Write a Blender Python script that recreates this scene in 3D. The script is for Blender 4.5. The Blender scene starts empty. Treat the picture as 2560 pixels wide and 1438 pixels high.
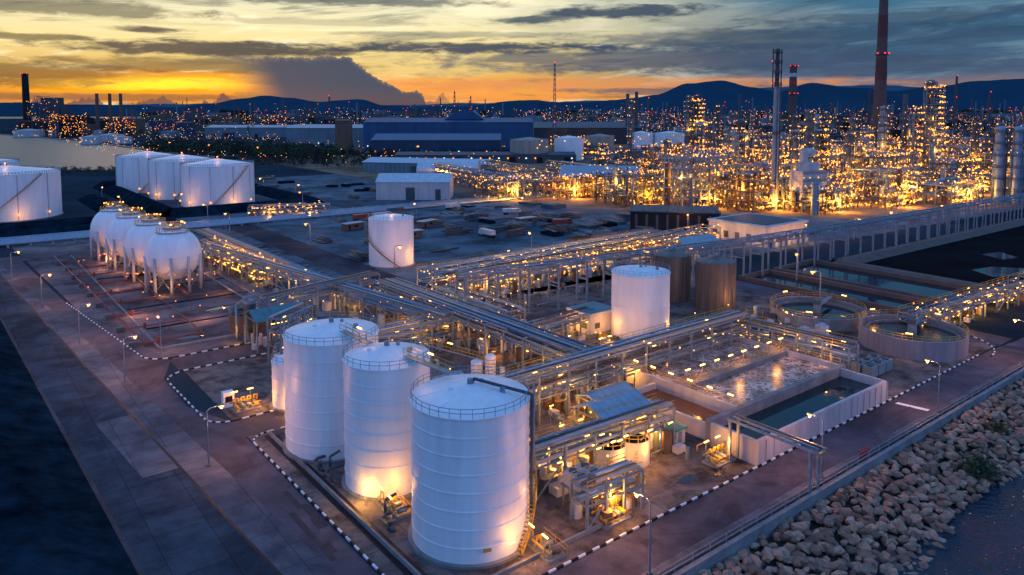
import bpy, bmesh, math, random
from mathutils import Vector, Matrix
random.seed(7)
R=random.random
def U(a,b): return a+(b-a)*R()
A38=math.radians(38); CA,SA=math.cos(A38),math.sin(A38)
def W(u,v): return (-4.9+u*CA-v*SA, 84.3+u*SA+v*CA)
scene=bpy.context.scene
scene.view_settings.view_transform='Standard'; scene.view_settings.look='None'
LC=(1,.38,.05)
# ------------------------------------------------------------------ materials
MATS={}
def mat(name,col=(0,0,0),rough=.6,metal=0,var=.25,scale=.6,bump=0,bscale=None,emit=0,stain=None,streak=False,big=0,joints=0,spec=None):
    if name in MATS: return MATS[name]
    m=bpy.data.materials.new(name); m.use_nodes=True; nt=m.node_tree; b=nt.nodes['Principled BSDF']
    b.inputs['Roughness'].default_value=rough; b.inputs['Metallic'].default_value=metal
    if spec is not None: b.inputs['Specular IOR Level'].default_value=spec
    tc=nt.nodes.new('ShaderNodeTexCoord')
    n=nt.nodes.new('ShaderNodeTexNoise'); n.inputs['Scale'].default_value=scale; n.inputs['Detail'].default_value=8; n.inputs['Roughness'].default_value=.65
    if streak:
        mp=nt.nodes.new('ShaderNodeMapping'); mp.inputs['Scale'].default_value=(1,1,.12)
        nt.links.new(tc.outputs['Object'],mp.inputs[0]); nt.links.new(mp.outputs[0],n.inputs['Vector'])
    else: nt.links.new(tc.outputs['Object'],n.inputs['Vector'])
    r=nt.nodes.new('ShaderNodeValToRGB')
    lo=[max(0,x*(1-var)) for x in col]; hi=[min(1,x*(1+var)) for x in col]
    if stain: lo=stain
    r.color_ramp.elements[0].position=.3; r.color_ramp.elements[1].position=.7
    if stain: r.color_ramp.elements[0].position=.36; r.color_ramp.elements[1].position=.54
    r.color_ramp.elements[0].color=(*lo,1); r.color_ramp.elements[1].color=(*hi,1)
    nt.links.new(n.outputs['Fac'],r.inputs[0]); out=r.outputs[0]
    def mul(a,bb,f=1):
        x=nt.nodes.new('ShaderNodeMix'); x.data_type='RGBA'; x.blend_type='MULTIPLY'; x.inputs[0].default_value=f
        nt.links.new(a,x.inputs[6]); nt.links.new(bb,x.inputs[7]); return x.outputs[2]
    if big:
        n2=nt.nodes.new('ShaderNodeTexNoise'); n2.inputs['Scale'].default_value=big; n2.inputs['Detail'].default_value=9; n2.inputs['Roughness'].default_value=.7; n2.inputs['Distortion'].default_value=.6
        nt.links.new(tc.outputs['Object'],n2.inputs['Vector']); r2=nt.nodes.new('ShaderNodeValToRGB'); r2.color_ramp.elements[0].position=.38; r2.color_ramp.elements[0].color=(.40,.41,.44,1); r2.color_ramp.elements[1].position=.6
        nt.links.new(n2.outputs['Fac'],r2.inputs[0]); out=mul(out,r2.outputs[0])
    if joints:
        mp=nt.nodes.new('ShaderNodeMapping'); mp.inputs['Rotation'].default_value=(0,0,-A38); nt.links.new(tc.outputs['Object'],mp.inputs[0])
        bk=nt.nodes.new('ShaderNodeTexBrick'); bk.inputs['Scale'].default_value=1; bk.inputs['Brick Width'].default_value=joints; bk.inputs['Row Height'].default_value=joints*.8; bk.inputs['Mortar Size'].default_value=.05; bk.offset=0
        bk.inputs['Color1'].default_value=(1,1,1,1); bk.inputs['Color2'].default_value=(.8,.8,.8,1); bk.inputs['Mortar'].default_value=(.45,.45,.45,1)
        nt.links.new(mp.outputs[0],bk.inputs['Vector']); out=mul(out,bk.outputs[0])
    nt.links.new(out,b.inputs['Base Color'])
    if bump:
        n2=nt.nodes.new('ShaderNodeTexNoise'); n2.inputs['Scale'].default_value=bscale or scale*6; n2.inputs['Detail'].default_value=5
        nt.links.new(tc.outputs['Object'],n2.inputs['Vector'])
        bp=nt.nodes.new('ShaderNodeBump'); bp.inputs['Strength'].default_value=bump; bp.inputs['Distance'].default_value=.3
        nt.links.new(n2.outputs['Fac'],bp.inputs['Height']); nt.links.new(bp.outputs[0],b.inputs['Normal'])
    if emit:
        b.inputs['Emission Color'].default_value=(*col,1); b.inputs['Emission Strength'].default_value=emit
        m.cycles.emission_sampling='NONE'
    MATS[name]=m; return m
white=mat('white_paint',(.72,.76,.82),.42,var=.10,scale=.5,streak=True)
steel=mat('galvanized_steel',(.17,.235,.30),.45,.2,var=.3,scale=1.5)
dsteel=mat('dark_steel',(.05,.07,.095),.55,.2,var=.4)
pipem=mat('pipe_metal',(.20,.30,.41),.35,.4,var=.25,scale=.8)
vessel=mat('vessel_grey',(.13,.15,.17),.5,.2,var=.35,scale=.3)
pipeb=mat('pipe_brown',(.16,.09,.06),.5,.2)
redp=mat('red_pipe',(.20,.028,.025),.5)
rust=mat('rusty_steel',(.13,.08,.055),.7,.1,scale=.5)
conc=mat('concrete',(.20,.205,.22),.85,var=.3,scale=.35,bump=.2,spec=.1)
wconc=mat('painted_concrete',(.42,.43,.46),.7,var=.2,scale=.5,streak=True)
asph=mat('asphalt',(.098,.090,.118),.75,var=.25,scale=.3,bump=.15,bscale=6,big=.07,spec=.12)  # purple cast of the sky's reflection is put into the asphalt colour
blk=mat('black_paint',(.012,.012,.016),.6,spec=.2)
dark=mat('dark_tarpaulin',(.009,.024,.040),.95,var=.6,scale=.3,bump=.6,bscale=1.0,big=.05,spec=.0)
dirt=mat('dirt_ground',(.19,.16,.15),.95,var=.3,scale=.25,bump=.3,bscale=3,stain=(.08,.07,.07),big=.06,joints=7,spec=.06)
yardd=mat('pad_ground',(.145,.13,.14),.95,var=.3,scale=.12,bump=.3,bscale=3,stain=(.08,.072,.08),big=.035,spec=.06)
gravel=mat('gravel_ground',(.10,.145,.18),.95,var=.3,scale=.07,bump=.3,bscale=2,stain=(.055,.08,.10),big=.018,spec=.04)
pave=mat('pavement_concrete',(.17,.17,.20),.9,var=.25,scale=.3,bump=.2,bscale=4,big=.06,joints=5,spec=.08)
paved=mat('dark_concrete',(.06,.085,.115),.9,var=.3,scale=.3,bump=.2,bscale=4,big=.05,joints=6,spec=.06)
land=mat('land',(.03,.045,.058),1,var=.5,scale=.01,spec=0)
groof=mat('corrugated_roof',(.26,.36,.44),.5,.2,var=.2,scale=.8)
wroof=mat('white_roof',(.42,.52,.60),.55)
bluew=mat('blue_cladding',(.014,.07,.17),.6,.1,var=.25,scale=.05,streak=True)
blued=mat('blue_cladding_dark',(.010,.04,.09),.6,.1,var=.3,scale=.05)
greyw=mat('grey_cladding',(.12,.17,.22),.6,.1,var=.2,scale=.05)
teal=mat('green_roof',(.06,.19,.22),.5,var=.2)
beige=mat('beige_paint',(.28,.25,.22),.6,var=.25,scale=.3,streak=True)
silo=mat('silo_metal',(.12,.11,.105),.45,.35,var=.5,scale=.6,streak=True)
redb=mat('red_band',(.28,.03,.03),.6); brick=mat('stack_concrete',(.085,.060,.062),.85,var=.2,scale=.1)
yel=mat('yellow_rail',(.45,.27,.04),.5)
green=mat('green_box',(.02,.25,.18),.5)
brownc=mat('brown_concrete',(.10,.075,.07),.8,scale=.3)
bulb=mat('warm_bulb',(1,.45,.06),emit=3.8,var=0)
bulb2=mat('amber_bulb',(1,.27,.03),emit=3.4,var=0)
tube=mat('fluorescent_tube',(1,.58,.14),emit=5,var=0)
bred=mat('red_bulb',(1,.03,.03),emit=3,var=0)
bwh=mat('white_bulb',(.75,1,.8),emit=1.8,var=0)
# ------------------------------------------------------------------ mesh builder
class MB:
    def __init__(s): s.v=[];s.f=[];s.m=[];s.sm=[];s.mats=[]
    def mi(s,m):
        if m not in s.mats: s.mats.append(m)
        return s.mats.index(m)
    def add(s,vs,fs,m,smooth=False):
        o=len(s.v); s.v.extend(vs); k=s.mi(m)
        for f in fs: s.f.append([i+o for i in f]); s.m.append(k); s.sm.append(smooth)
    def bx(s,x0,y0,z0,x1,y1,z1,m):
        vs=[(x0,y0,z0),(x1,y0,z0),(x1,y1,z0),(x0,y1,z0),(x0,y0,z1),(x1,y0,z1),(x1,y1,z1),(x0,y1,z1)]
        s.add(vs,[(3,2,1,0),(4,5,6,7),(0,1,5,4),(1,2,6,5),(2,3,7,6),(3,0,4,7)],m)
    def cb(s,x,y,z,sx,sy,sz,m): s.bx(x-sx/2,y-sy/2,z,x+sx/2,y+sy/2,z+sz,m)
    def cyl(s,x,y,z0,z1,r0,m,r1=None,n=24,top=True,smooth=True,m2=None):
        r1=r0 if r1 is None else r1
        vs=[(x+r0*math.cos(2*math.pi*i/n),y+r0*math.sin(2*math.pi*i/n),z0) for i in range(n)]+[(x+r1*math.cos(2*math.pi*i/n),y+r1*math.sin(2*math.pi*i/n),z1) for i in range(n)]
        s.add(vs,[(i,(i+1)%n,n+(i+1)%n,n+i) for i in range(n)],m,smooth)
        if top: s.add(vs[n:],[tuple(range(n))],m2 or m)
    def tube_(s,x,y,z0,z1,r,t,m,n=40):
        c=[(math.cos(2*math.pi*i/n),math.sin(2*math.pi*i/n)) for i in range(n)]
        vs=[(x+r*a,y+r*b,z0) for a,b in c]+[(x+r*a,y+r*b,z1) for a,b in c]+[(x+(r-t)*a,y+(r-t)*b,z1) for a,b in c]+[(x+(r-t)*a,y+(r-t)*b,z0) for a,b in c]
        fs=[]
        for i in range(n):
            j=(i+1)%n
            fs+= [(i,j,n+j,n+i),(n+i,n+j,2*n+j,2*n+i),(2*n+i,2*n+j,3*n+j,3*n+i)]
        s.add(vs,fs,m)
    def beam(s,p,q,w,m,h=None):
        p=Vector(p);q=Vector(q);d=q-p
        if d.length<1e-4: return
        d.normalize(); up=Vector((0,0,1)) if abs(d.z)<.95 else Vector((1,0,0))
        a=d.cross(up).normalized()*w/2; b=a.cross(d).normalized()*(h or w)/2
        vs=[tuple(c) for c in (p-a-b,p+a-b,p+a+b,p-a+b,q-a-b,q+a-b,q+a+b,q-a+b)]
        s.add(vs,[(0,1,2,3),(7,6,5,4),(0,4,5,1),(1,5,6,2),(2,6,7,3),(3,7,4,0)],m)
    def pipe(s,p,q,r,m,n=6):
        p=Vector(p);q=Vector(q);d=(q-p)
        if d.length<1e-4: return
        d.normalize(); up=Vector((0,0,1)) if abs(d.z)<.95 else Vector((1,0,0))
        a=d.cross(up).normalized(); b=a.cross(d).normalized()
        o=[(a*math.cos(2*math.pi*i/n)+b*math.sin(2*math.pi*i/n))*r for i in range(n)]
        vs=[tuple(p+k) for k in o]+[tuple(q+k) for k in o]
        s.add(vs,[(i,(i+1)%n,n+(i+1)%n,n+i) for i in range(n)]+[tuple(range(n))[::-1],tuple(range(n,2*n))],m,n>5)
    def path(s,pts,r,m,n=6):
        for a,b in zip(pts,pts[1:]): s.pipe(a,b,r,m,n)
    def ring(s,x,y,z,r,t,m,n=40):
        pts=[(x+r*math.cos(2*math.pi*i/n),y+r*math.sin(2*math.pi*i/n),z) for i in range(n+1)]
        for a,b in zip(pts,pts[1:]): s.beam(a,b,t,m)
    def rail(s,pts,m,h=1.1,sp=1.5,t=.05):
        for a,b in zip(pts,pts[1:]):
            a=Vector(a);b=Vector(b);L=(b-a).length;k=max(1,int(L/sp))
            for i in range(k): 
                p=a.lerp(b,i/k); s.beam(p,p+Vector((0,0,h)),t,m)
            for hh in (h,h*.5): s.beam(a+Vector((0,0,hh)),b+Vector((0,0,hh)),t,m)
    def rrail(s,x,y,z,r,m,h=1.1,n=32,t=.06):
        for hh in (h,h*.55): s.ring(x,y,z+hh,r,t,m,n=n)
        for i in range(n):
            a=2*math.pi*i/n; p=(x+r*math.cos(a),y+r*math.sin(a)); s.beam((*p,z),(*p,z+h),t,m)
    def sph(s,x,y,z,r,m,n=24,k=14,z0=-1,z1=1,sq=1):
        vs=[];fs=[]
        for j in range(k+1):
            t=math.asin(z0)+(math.asin(z1)-math.asin(z0))*j/k
            for i in range(n):
                a=2*math.pi*i/n; vs.append((x+r*math.cos(t)*math.cos(a),y+r*math.cos(t)*math.sin(a),z+r*sq*math.sin(t)))
        for j in range(k):
            for i in range(n): fs.append((j*n+i,j*n+(i+1)%n,(j+1)*n+(i+1)%n,(j+1)*n+i))
        s.add(vs,fs,m,True)
    def oct(s,x,y,z,r,m):
        s.add([(x+r,y,z),(x,y+r,z),(x-r,y,z),(x,y-r,z),(x,y,z+r),(x,y,z-r)],[(0,1,4),(1,2,4),(2,3,4),(3,0,4),(1,0,5),(2,1,5),(3,2,5),(0,3,5)],m)
    def ob(s,name,loc=(0,0),rot=0,z=0,parent=None):
        me=bpy.data.meshes.new(name); me.from_pydata(s.v,[],s.f)
        for m in s.mats: me.materials.append(m)
        me.polygons.foreach_set('material_index',s.m); me.polygons.foreach_set('use_smooth',s.sm); me.update()
        o=bpy.data.objects.new(name,me); bpy.context.collection.objects.link(o)
        o.location=(loc[0],loc[1],z); o.rotation_euler=(0,0,rot)
        if parent: o.parent=parent
        return o
NL=[0]
def plight(parent,x,y,z,e,col=LC,r=.3):
    if e<=0: return
    l=bpy.data.lights.new('lamp_light','POINT'); l.energy=e*2.5; l.color=col; l.shadow_soft_size=r
    o=bpy.data.objects.new('lamp_light',l); bpy.context.collection.objects.link(o); o.location=(x,y,z)
    if parent: o.parent=parent
    NL[0]+=1
    return o
def sheet(name,pts,z,m,world=False):
    b=MB(); P=[p if world else W(*p) for p in pts]
    b.add([(p[0],p[1],0) for p in P],[tuple(range(len(P)))],m)
    return b.ob(name,(0,0),0,z)
def text(body,size,loc,rot,parent,m=blk):
    c=bpy.data.curves.new('lettering','FONT'); c.body=body; c.size=size; c.extrude=.005; c.align_x='CENTER'; c.materials.append(m)
    o=bpy.data.objects.new('lettering',c); bpy.context.collection.objects.link(o); o.location=loc; o.rotation_euler=rot; o.parent=parent
# ------------------------------------------------------------------ camera
cam=bpy.data.cameras.new('camera'); co=bpy.data.objects.new('camera',cam); bpy.context.collection.objects.link(co)
co.location=(0,0,50); co.rotation_euler=(math.radians(85.5),0,0); cam.lens=26.016; cam.sensor_width=36; cam.shift_y=-.1166; cam.clip_end=60000; cam.clip_start=1
scene.camera=co
# ------------------------------------------------------------------ world
wd=bpy.data.worlds.new('World'); scene.world=wd; wd.use_nodes=True; nt=wd.node_tree; nt.nodes.clear(); L=nt.links.new
def nd(t): return nt.nodes.new(t)
def setin(n,i,v):
    if isinstance(v,(int,float)): n.inputs[i].default_value=v
    elif isinstance(v,tuple): n.inputs[i].default_value=(*v,1) if len(v)==3 and n.inputs[i].type=='RGBA' else v
    else: L(v,n.inputs[i])
def M(op,a,b=0.0):
    n=nd('ShaderNodeMath'); n.operation=op; setin(n,0,a); setin(n,1,b); return n.outputs[0]
def SS(x,a,b):
    n=nd('ShaderNodeMapRange'); n.interpolation_type='SMOOTHSTEP'; setin(n,0,x); setin(n,1,a); setin(n,2,b); setin(n,3,0.);setin(n,4,1.); return n.outputs[0]
def MIX(f,a,b):
    n=nd('ShaderNodeMix'); n.data_type='RGBA'; setin(n,0,f); setin(n,6,a); setin(n,7,b); return n.outputs[2]
def RAMP(x,els):
    n=nd('ShaderNodeValToRGB'); e=n.color_ramp.elements
    while len(e)<len(els): e.new(.5)
    for k,(p,c) in enumerate(els): e[k].position=p; e[k].color=(*c,1) if isinstance(c,tuple) else (c,c,c,1)
    L(x,n.inputs[0]); return n.outputs[0]
def NOISE(x,y,sc,det=6,rough=.55,z=0.,dist=0.):
    cb=nd('ShaderNodeCombineXYZ'); setin(cb,0,x); setin(cb,1,y); setin(cb,2,z)
    n=nd('ShaderNodeTexNoise'); n.inputs['Scale'].default_value=sc; n.inputs['Detail'].default_value=det; n.inputs['Roughness'].default_value=rough; n.inputs['Distortion'].default_value=dist
    L(cb.outputs[0],n.inputs['Vector']); return n.outputs['Fac']
tc=nd('ShaderNodeTexCoord'); sp=nd('ShaderNodeSeparateXYZ'); L(tc.outputs['Generated'],sp.inputs[0])
X,Y,Z=sp.outputs
az=M('MULTIPLY',M('ARCTAN2',X,Y),57.2958); el=M('MULTIPLY',M('ARCSINE',Z),57.2958)
DEG=57.2958
def PX(px): return math.atan((px-1280)/1850)*DEG
def PY(py,px=1280): return math.atan((275-py)/1850*math.cos(math.atan((px-1280)/1850)))*DEG
elr=M('POWER',M('DIVIDE',M('MAXIMUM',el,0.),90.),.5)
def e(d): return (d/90)**.5
ZEN=(.115,.30,.80)
left=RAMP(elr,[(0,(.42,.18,.08)),(e(.8),(.80,.30,.04)),(e(1.6),(.92,.42,.04)),(e(3.2),(.76,.50,.14)),(e(4.6),(.98,.78,.32)),(e(7),(.95,.87,.54)),(e(12),(.50,.62,.62)),(e(30),(.15,.34,.82)),(1,ZEN)])
right=RAMP(elr,[(0,(.20,.15,.19)),(e(.9),(.42,.19,.12)),(e(1.6),(.30,.17,.15)),(e(2.4),(.09,.13,.22)),(e(4),(.045,.11,.20)),(e(8.5),(.05,.17,.28)),(e(20),(.08,.27,.55)),(1,ZEN)])
back=RAMP(elr,[(0,(.17,.26,.72)),(e(20),(.25,.50,1.0)),(1,ZEN)])  # unseen sky behind the camera, made brighter and bluer to light the tanks
wig=NOISE(M('MULTIPLY',az,.05),M('MULTIPLY',el,.25),1.,4)
fr=SS(M('ADD',az,M('MULTIPLY',M('SUBTRACT',wig,.5),26.)),-4.,23.)
base=MIX(fr,left,right)
tilt=M('ADD',el,M('MULTIPLY',az,-.05))
n1=NOISE(M('MULTIPLY',az,.06),M('MULTIPLY',tilt,.5),1.4,9,.62,0.,.5)
n2=NOISE(M('MULTIPLY',az,.10),M('MULTIPLY',el,1.2),1.2,9,.62,3.,.4)
darkc=MIX(fr,(.19,.20,.17),(.028,.07,.125))
base=MIX(M('MULTIPLY',SS(n1,.51,.63),.70),base,darkc)
brightc=MIX(fr,(1.2,1.05,.68),(.15,.27,.36))
base=MIX(M('MULTIPLY',SS(n1,.48,.36),.7),base,brightc)
low=SS(el,8.5,1.)
base=MIX(M('MULTIPLY',M('MULTIPLY',SS(n2,.51,.62),low),.75),base,MIX(fr,(.15,.12,.085),(.06,.095,.17)))
nw=NOISE(M('MULTIPLY',az,.35),M('MULTIPLY',el,1.6),1.,8,.66,9.,.3)
def blob(px,py,hx,hy,amp=1.0,soft=.75):
    d=M('ADD',M('POWER',M('ABSOLUTE',M('DIVIDE',M('SUBTRACT',az,PX(px)),hx/1850*DEG)),2.),M('POWER',M('ABSOLUTE',M('DIVIDE',M('SUBTRACT',el,PY(py,px)),hy/1850*DEG)),2.))
    d=M('ADD',d,M('MULTIPLY',M('SUBTRACT',nw,.5),5.))
    return M('MULTIPLY',SS(d,1.+soft,1.-soft),amp)
base=MIX(blob(400,216,330,34,1.,1.0),base,(1.05,.40,.012))
base=MIX(blob(400,210,210,13,1.,.9),base,(1.7,.92,.05))
base=MIX(blob(1050,225,420,34,.85,1.0),base,(.98,.36,.08))
base=MIX(blob(1550,212,480,16,.7,1.0),base,(.75,.29,.11))
base=MIX(blob(1020,165,260,30,.6,1.0),base,(1.0,.74,.28))
for (px,py,hx,hy,am,cl) in [(560,124,330,17,.95,(.06,.075,.08)),(1150,122,400,12,.95,(.045,.065,.105)),(400,78,70,7,.9,(.07,.08,.08)),(1330,54,90,9,.9,(.06,.10,.14)),(1560,32,190,15,.95,(.04,.075,.125)),(180,22,260,18,.8,(.15,.15,.11)),(900,8,330,12,.8,(.11,.13,.14)),(60,185,230,26,.75,(.12,.09,.05)),(520,165,330,16,.7,(.15,.12,.065)),(1650,150,520,32,.75,(.045,.078,.15)),(1950,100,500,24,.6,(.03,.07,.14)),(2250,50,300,16,.65,(.028,.06,.12)),(100,95,110,7,.8,(.14,.12,.07)),(1650,228,260,7,.7,(.09,.095,.15)),(300,243,380,8,.7,(.14,.075,.065)),(1150,90,260,8,.5,(.14,.17,.17)),(800,60,240,7,.4,(.3,.29,.22)),(2150,175,420,14,.55,(.04,.08,.15))]:
    base=MIX(blob(px,py,hx,hy,am),base,cl)
prof=[(540,150),(600,148),(880,143),(893,160),(910,168),(940,190),(960,206),(985,210),(1005,226),(1040,228),(1060,238),(1068,275)]
a0=PX(540); a1=PX(1090)
fx=M('DIVIDE',M('SUBTRACT',az,a0),a1-a0)
pr=RAMP(fx,[((PX(p)-a0)/(a1-a0),max(0.,PY(y,p)/5)) for p,y in prof])
nc=NOISE(az,el,1.5,8,.65,5.)
top=M('ADD',M('MULTIPLY',pr,5.),M('MULTIPLY',M('SUBTRACT',nc,.5),1.1))
inx=M('MULTIPLY',M('GREATER_THAN',fx,.0),M('LESS_THAN',fx,1.))
cbm=M('MULTIPLY',SS(M('SUBTRACT',top,el),-.01,.07),M('MULTIPLY',inx,SS(M('ADD',fx,M('MULTIPLY',el,.03)),.12,.36)))
cbc=MIX(SS(M('SUBTRACT',top,el),.0,.4),(.15,.14,.15),MIX(SS(el,.2,2.2),(.10,.085,.11),(.045,.08,.13)))
base=MIX(cbm,base,cbc)
pr2=M('ADD',M('MULTIPLY',M('SUBTRACT',NOISE(M('MULTIPLY',az,.45),0.,1.,5),.42),4.5),.25)
c2=M('MULTIPLY',SS(M('SUBTRACT',M('ADD',pr2,M('MULTIPLY',M('SUBTRACT',nc,.5),.8)),el),-.02,.15),SS(az,-2.,-8.))
base=MIX(M('MULTIPLY',c2,.9),base,(.11,.075,.085))
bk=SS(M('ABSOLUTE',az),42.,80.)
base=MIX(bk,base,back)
ns=nd('ShaderNodeTexSky'); ns.sky_type='NISHITA'; ns.sun_disc=False; ns.sun_elevation=math.radians(1); ns.sun_rotation=math.radians(-26)
bg2=nd('ShaderNodeBackground'); L(ns.outputs[0],bg2.inputs[0]); bg2.inputs[1].default_value=.004
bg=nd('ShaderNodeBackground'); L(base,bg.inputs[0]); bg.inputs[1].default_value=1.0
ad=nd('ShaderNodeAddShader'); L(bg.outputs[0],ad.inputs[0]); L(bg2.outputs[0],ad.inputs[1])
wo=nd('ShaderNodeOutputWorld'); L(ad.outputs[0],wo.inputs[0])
sl=bpy.data.lights.new('sun','SUN'); sl.energy=.05; sl.angle=math.radians(12); sl.color=(1,.6,.4); so=bpy.data.objects.new('sun',sl); bpy.context.collection.objects.link(so)
so.rotation_euler=Vector((-.43,.9,.14)).to_track_quat('Z','Y').to_euler()
# ------------------------------------------------------------------ water
def water_mat(name,col,rough,sc,st,dist=.3,ior=1.33):
    m=bpy.data.materials.new(name); m.use_nodes=True; t=m.node_tree; b=t.nodes['Principled BSDF']
    b.inputs['Base Color'].default_value=(*col,1); b.inputs['Roughness'].default_value=rough; b.inputs['IOR'].default_value=ior
    c=t.nodes.new('ShaderNodeTexCoord'); n=t.nodes.new('ShaderNodeTexNoise'); n.inputs['Scale'].default_value=sc; n.inputs['Detail'].default_value=4
    t.links.new(c.outputs['Object'],n.inputs['Vector']); bp=t.nodes.new('ShaderNodeBump'); bp.inputs['Strength'].default_value=st; bp.inputs['Distance'].default_value=dist
    t.links.new(n.outputs['Fac'],bp.inputs['Height']); t.links.new(bp.outputs[0],b.inputs['Normal']); return m
sea=water_mat('sea_water',(.004,.022,.045),.10,1.1,1.0,.6)
river=water_mat('river_water',(.06,.085,.09),.38,.12,.9,1.2,1.22)
pondw=water_mat('pond_water',(.008,.022,.034),.05,.5,.05)
sheet('water',[(-3000,-21.6),(-3000,-6000),(6000,-6000),(6000,-21.6)],-3.0,sea)
sheet('ground',[(-30000,-21.5),(45000,-21.5),(45000,45000),(-30000,45000)],0,land)
g=MB(); g.bx(-100,-21.6,-4,800,-21.5,-.01,conc); g.ob('quay_wall',W(0,0),A38)
sheet('river',[(-414,610),(-300,610),(-340,760),(-434,895),(-701,1198),(-1049,1513),(-3000,2600),(-9000,3000),(-9000,610)],.06,river,True)
sheet('sea',[(-9000,3300),(-2600,4300),(-2300,5200),(-9000,6200)],.06,river,True)
b=MB()
for p,q in [((-300,606),(-338,760)),((-338,760),(-432,895)),((-432,895),(-699,1198)),((-699,1198),(-1049,1510)),((-3000,606),(-300,606))]: b.beam((*p,.3),(*q,.3),7,dsteel,1.5)
b.ob('river_bank')
def L2(v): return -21-(v-10)*.067
sheet('plant_yard',[(-12.3,-11.5),(135,-11.5),(135,88),(-12.3,88)],.02,dirt)
sheet('gravel_yard',[(20,88),(420,62),(420,300),(20,300)],.02,gravel)
sheet('gravel_yard',[(100,300),(250,300),(250,470),(100,470)],.024,gravel)
sheet('sphere_yard',[(-19,88),(20,88),(20,300),(-30,300)],.022,yardd)
sheet('gravel_yard',[(-130,222),(-35,222),(-30,470),(-130,470)],.02,gravel)
sheet('grey_pad',[(40,300),(100,300),(100,480),(40,480)],.028,mat('grey_pad',(.05,.07,.095),.9,scale=.05,spec=.05))
sheet('refinery_ground',[(200,235),(229,170),(288,95),(430,62),(1100,-10),(1100,900),(200,900)],.04,mat('refinery_ground',(.24,.17,.12),.9,scale=.03,big=.02,spec=.05))
sheet('road',[(-60,-17.8),(125,-18.2),(420,-18.2),(420,-13),(135,-13),(125,-12),(-12.5,-12),(-60,-12)],.05,asph)
sheet('verge',[(-60,-21),(420,-21),(420,-18.25),(125,-18.25),(-60,-17.85)],.05,pave)
sheet('road',[(-12.6,-11.9),(-12.6,49),(-16.5,60),(-16.5,76),(-13,86),(-23,150),(-27,222),(L2(222)+2,222),(L2(100)+4,100),(L2(-10)+4.5,-11.9)],.046,asph)
sheet('road',[(-13,42),(-4,42),(-4,49),(-13,49)],.054,asph)
sheet('road',[(-13,79.5),(36,79.5),(36,87),(-13,87)],.054,asph)
sheet('road',[(-120,222),(60,222),(60,232),(-120,232)],.054,asph)
sheet('road',[(128,-12),(136,-12),(136,60),(128,60)],.058,asph)
sheet('road',[(45,62),(128,52),(128,60),(45,70)],.062,asph)
sheet('road',[(60,215),(230,190),(232,198),(60,224)],.062,pave)
sheet('road',[(48,120),(60,120),(60,260),(48,260)],.066,mat('road_mid',(.06,.065,.085),.9,big=.05,spec=.05))
sheet('pavement',[(L2(-12)+4.5,-12),(L2(100)+4,100),(L2(222)+2,222),(L2(222),222),(L2(-12),-12)],.07,pave)
sheet('pavement',[(L2(-12)-.35,-12),(L2(222)-.35,222),(L2(222)-6,222),(L2(-12)-12,-12)],.07,paved)
sheet('pavement',[(L2(38)-.4,38),(L2(62)-.4,62),(L2(62)-5.5,62),(L2(38)-5,38)],.078,pave)
sheet('drain_channel',[(L2(-12),-12),(L2(222),222),(L2(222)-.35,222),(L2(-12)-.35,-12)],.074,blk)
sheet('road_marking',[(79,-13),(80,-13),(81,-17.8),(80,-17.8)],.055,white)
b=MB()
for i in range(14): b.bx(-13.0,-35+i*1.6,.056,-12.8,-34.2+i*1.6,.06,white)
b.ob('road_marking',W(0,0),A38)
tar=mat('tar_patch',(.05,.045,.055),.7,spec=.15)
for i in range(16):
    u,v=(U(-5,120),U(-17,-13)) if i%2 else (U(-16,-13.5),U(0,40)); w,h=(U(2,7),U(.4,1.5)) if i%2 else (U(.4,1.4),U(2,8))
    sheet('tar_patch',[(u,v),(u+w,v+U(-.2,.2)),(u+w,v+h),(u+U(-.2,.2),v+h)],.0585+i*.0004,tar)
puddle=mat('wet_patch',(.02,.02,.024),.12,var=.3)
for (u,v,r) in [(24,-4,1.8),(30,-8,1.4),(-4,45,1.6),(2,60,2.5),(20,42,2),(26,70,2.2),(60,58,2.5),(68,62,1.8),(-6,100,2),(6,120,2.2),(20,47,1.4),(108,12,1.8),(35,-9,1.2)]:
    b=MB(); n=18; ps=[]
    for i in range(n):
        a=2*math.pi*i/n; k=r*U(.6,1.15); ps.append((k*1.6*math.cos(a),k*.7*math.sin(a),0))
    b.add(ps,[tuple(range(n))],puddle); b.ob('puddle',W(u,v),A38+U(-.4,.4),.075)
eb=MB(); ebt=mat('embankment_top',(.022,.026,.032),.95,scale=.2,big=.06,spec=0)
for i in range(32):
    def pr_(v): 
        s=L2(v)-11+(v-14)*.03
        return [(s,v,.02),(s-.8,v,.6),(s-9,v,4.2),(s-12,v,4.6),(s-30,v,9.5),(s-60,v,9.8)]
    a=pr_(-40+i*7);c_=pr_(-33+i*7)
    k=[paved,dark,dark,dark,ebt]
    for j in range(5): eb.add([a[j],c_[j],c_[j+1],a[j+1]],[(0,1,2,3)],k[j])
eb.ob('embankment',W(0,0),A38)
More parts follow.
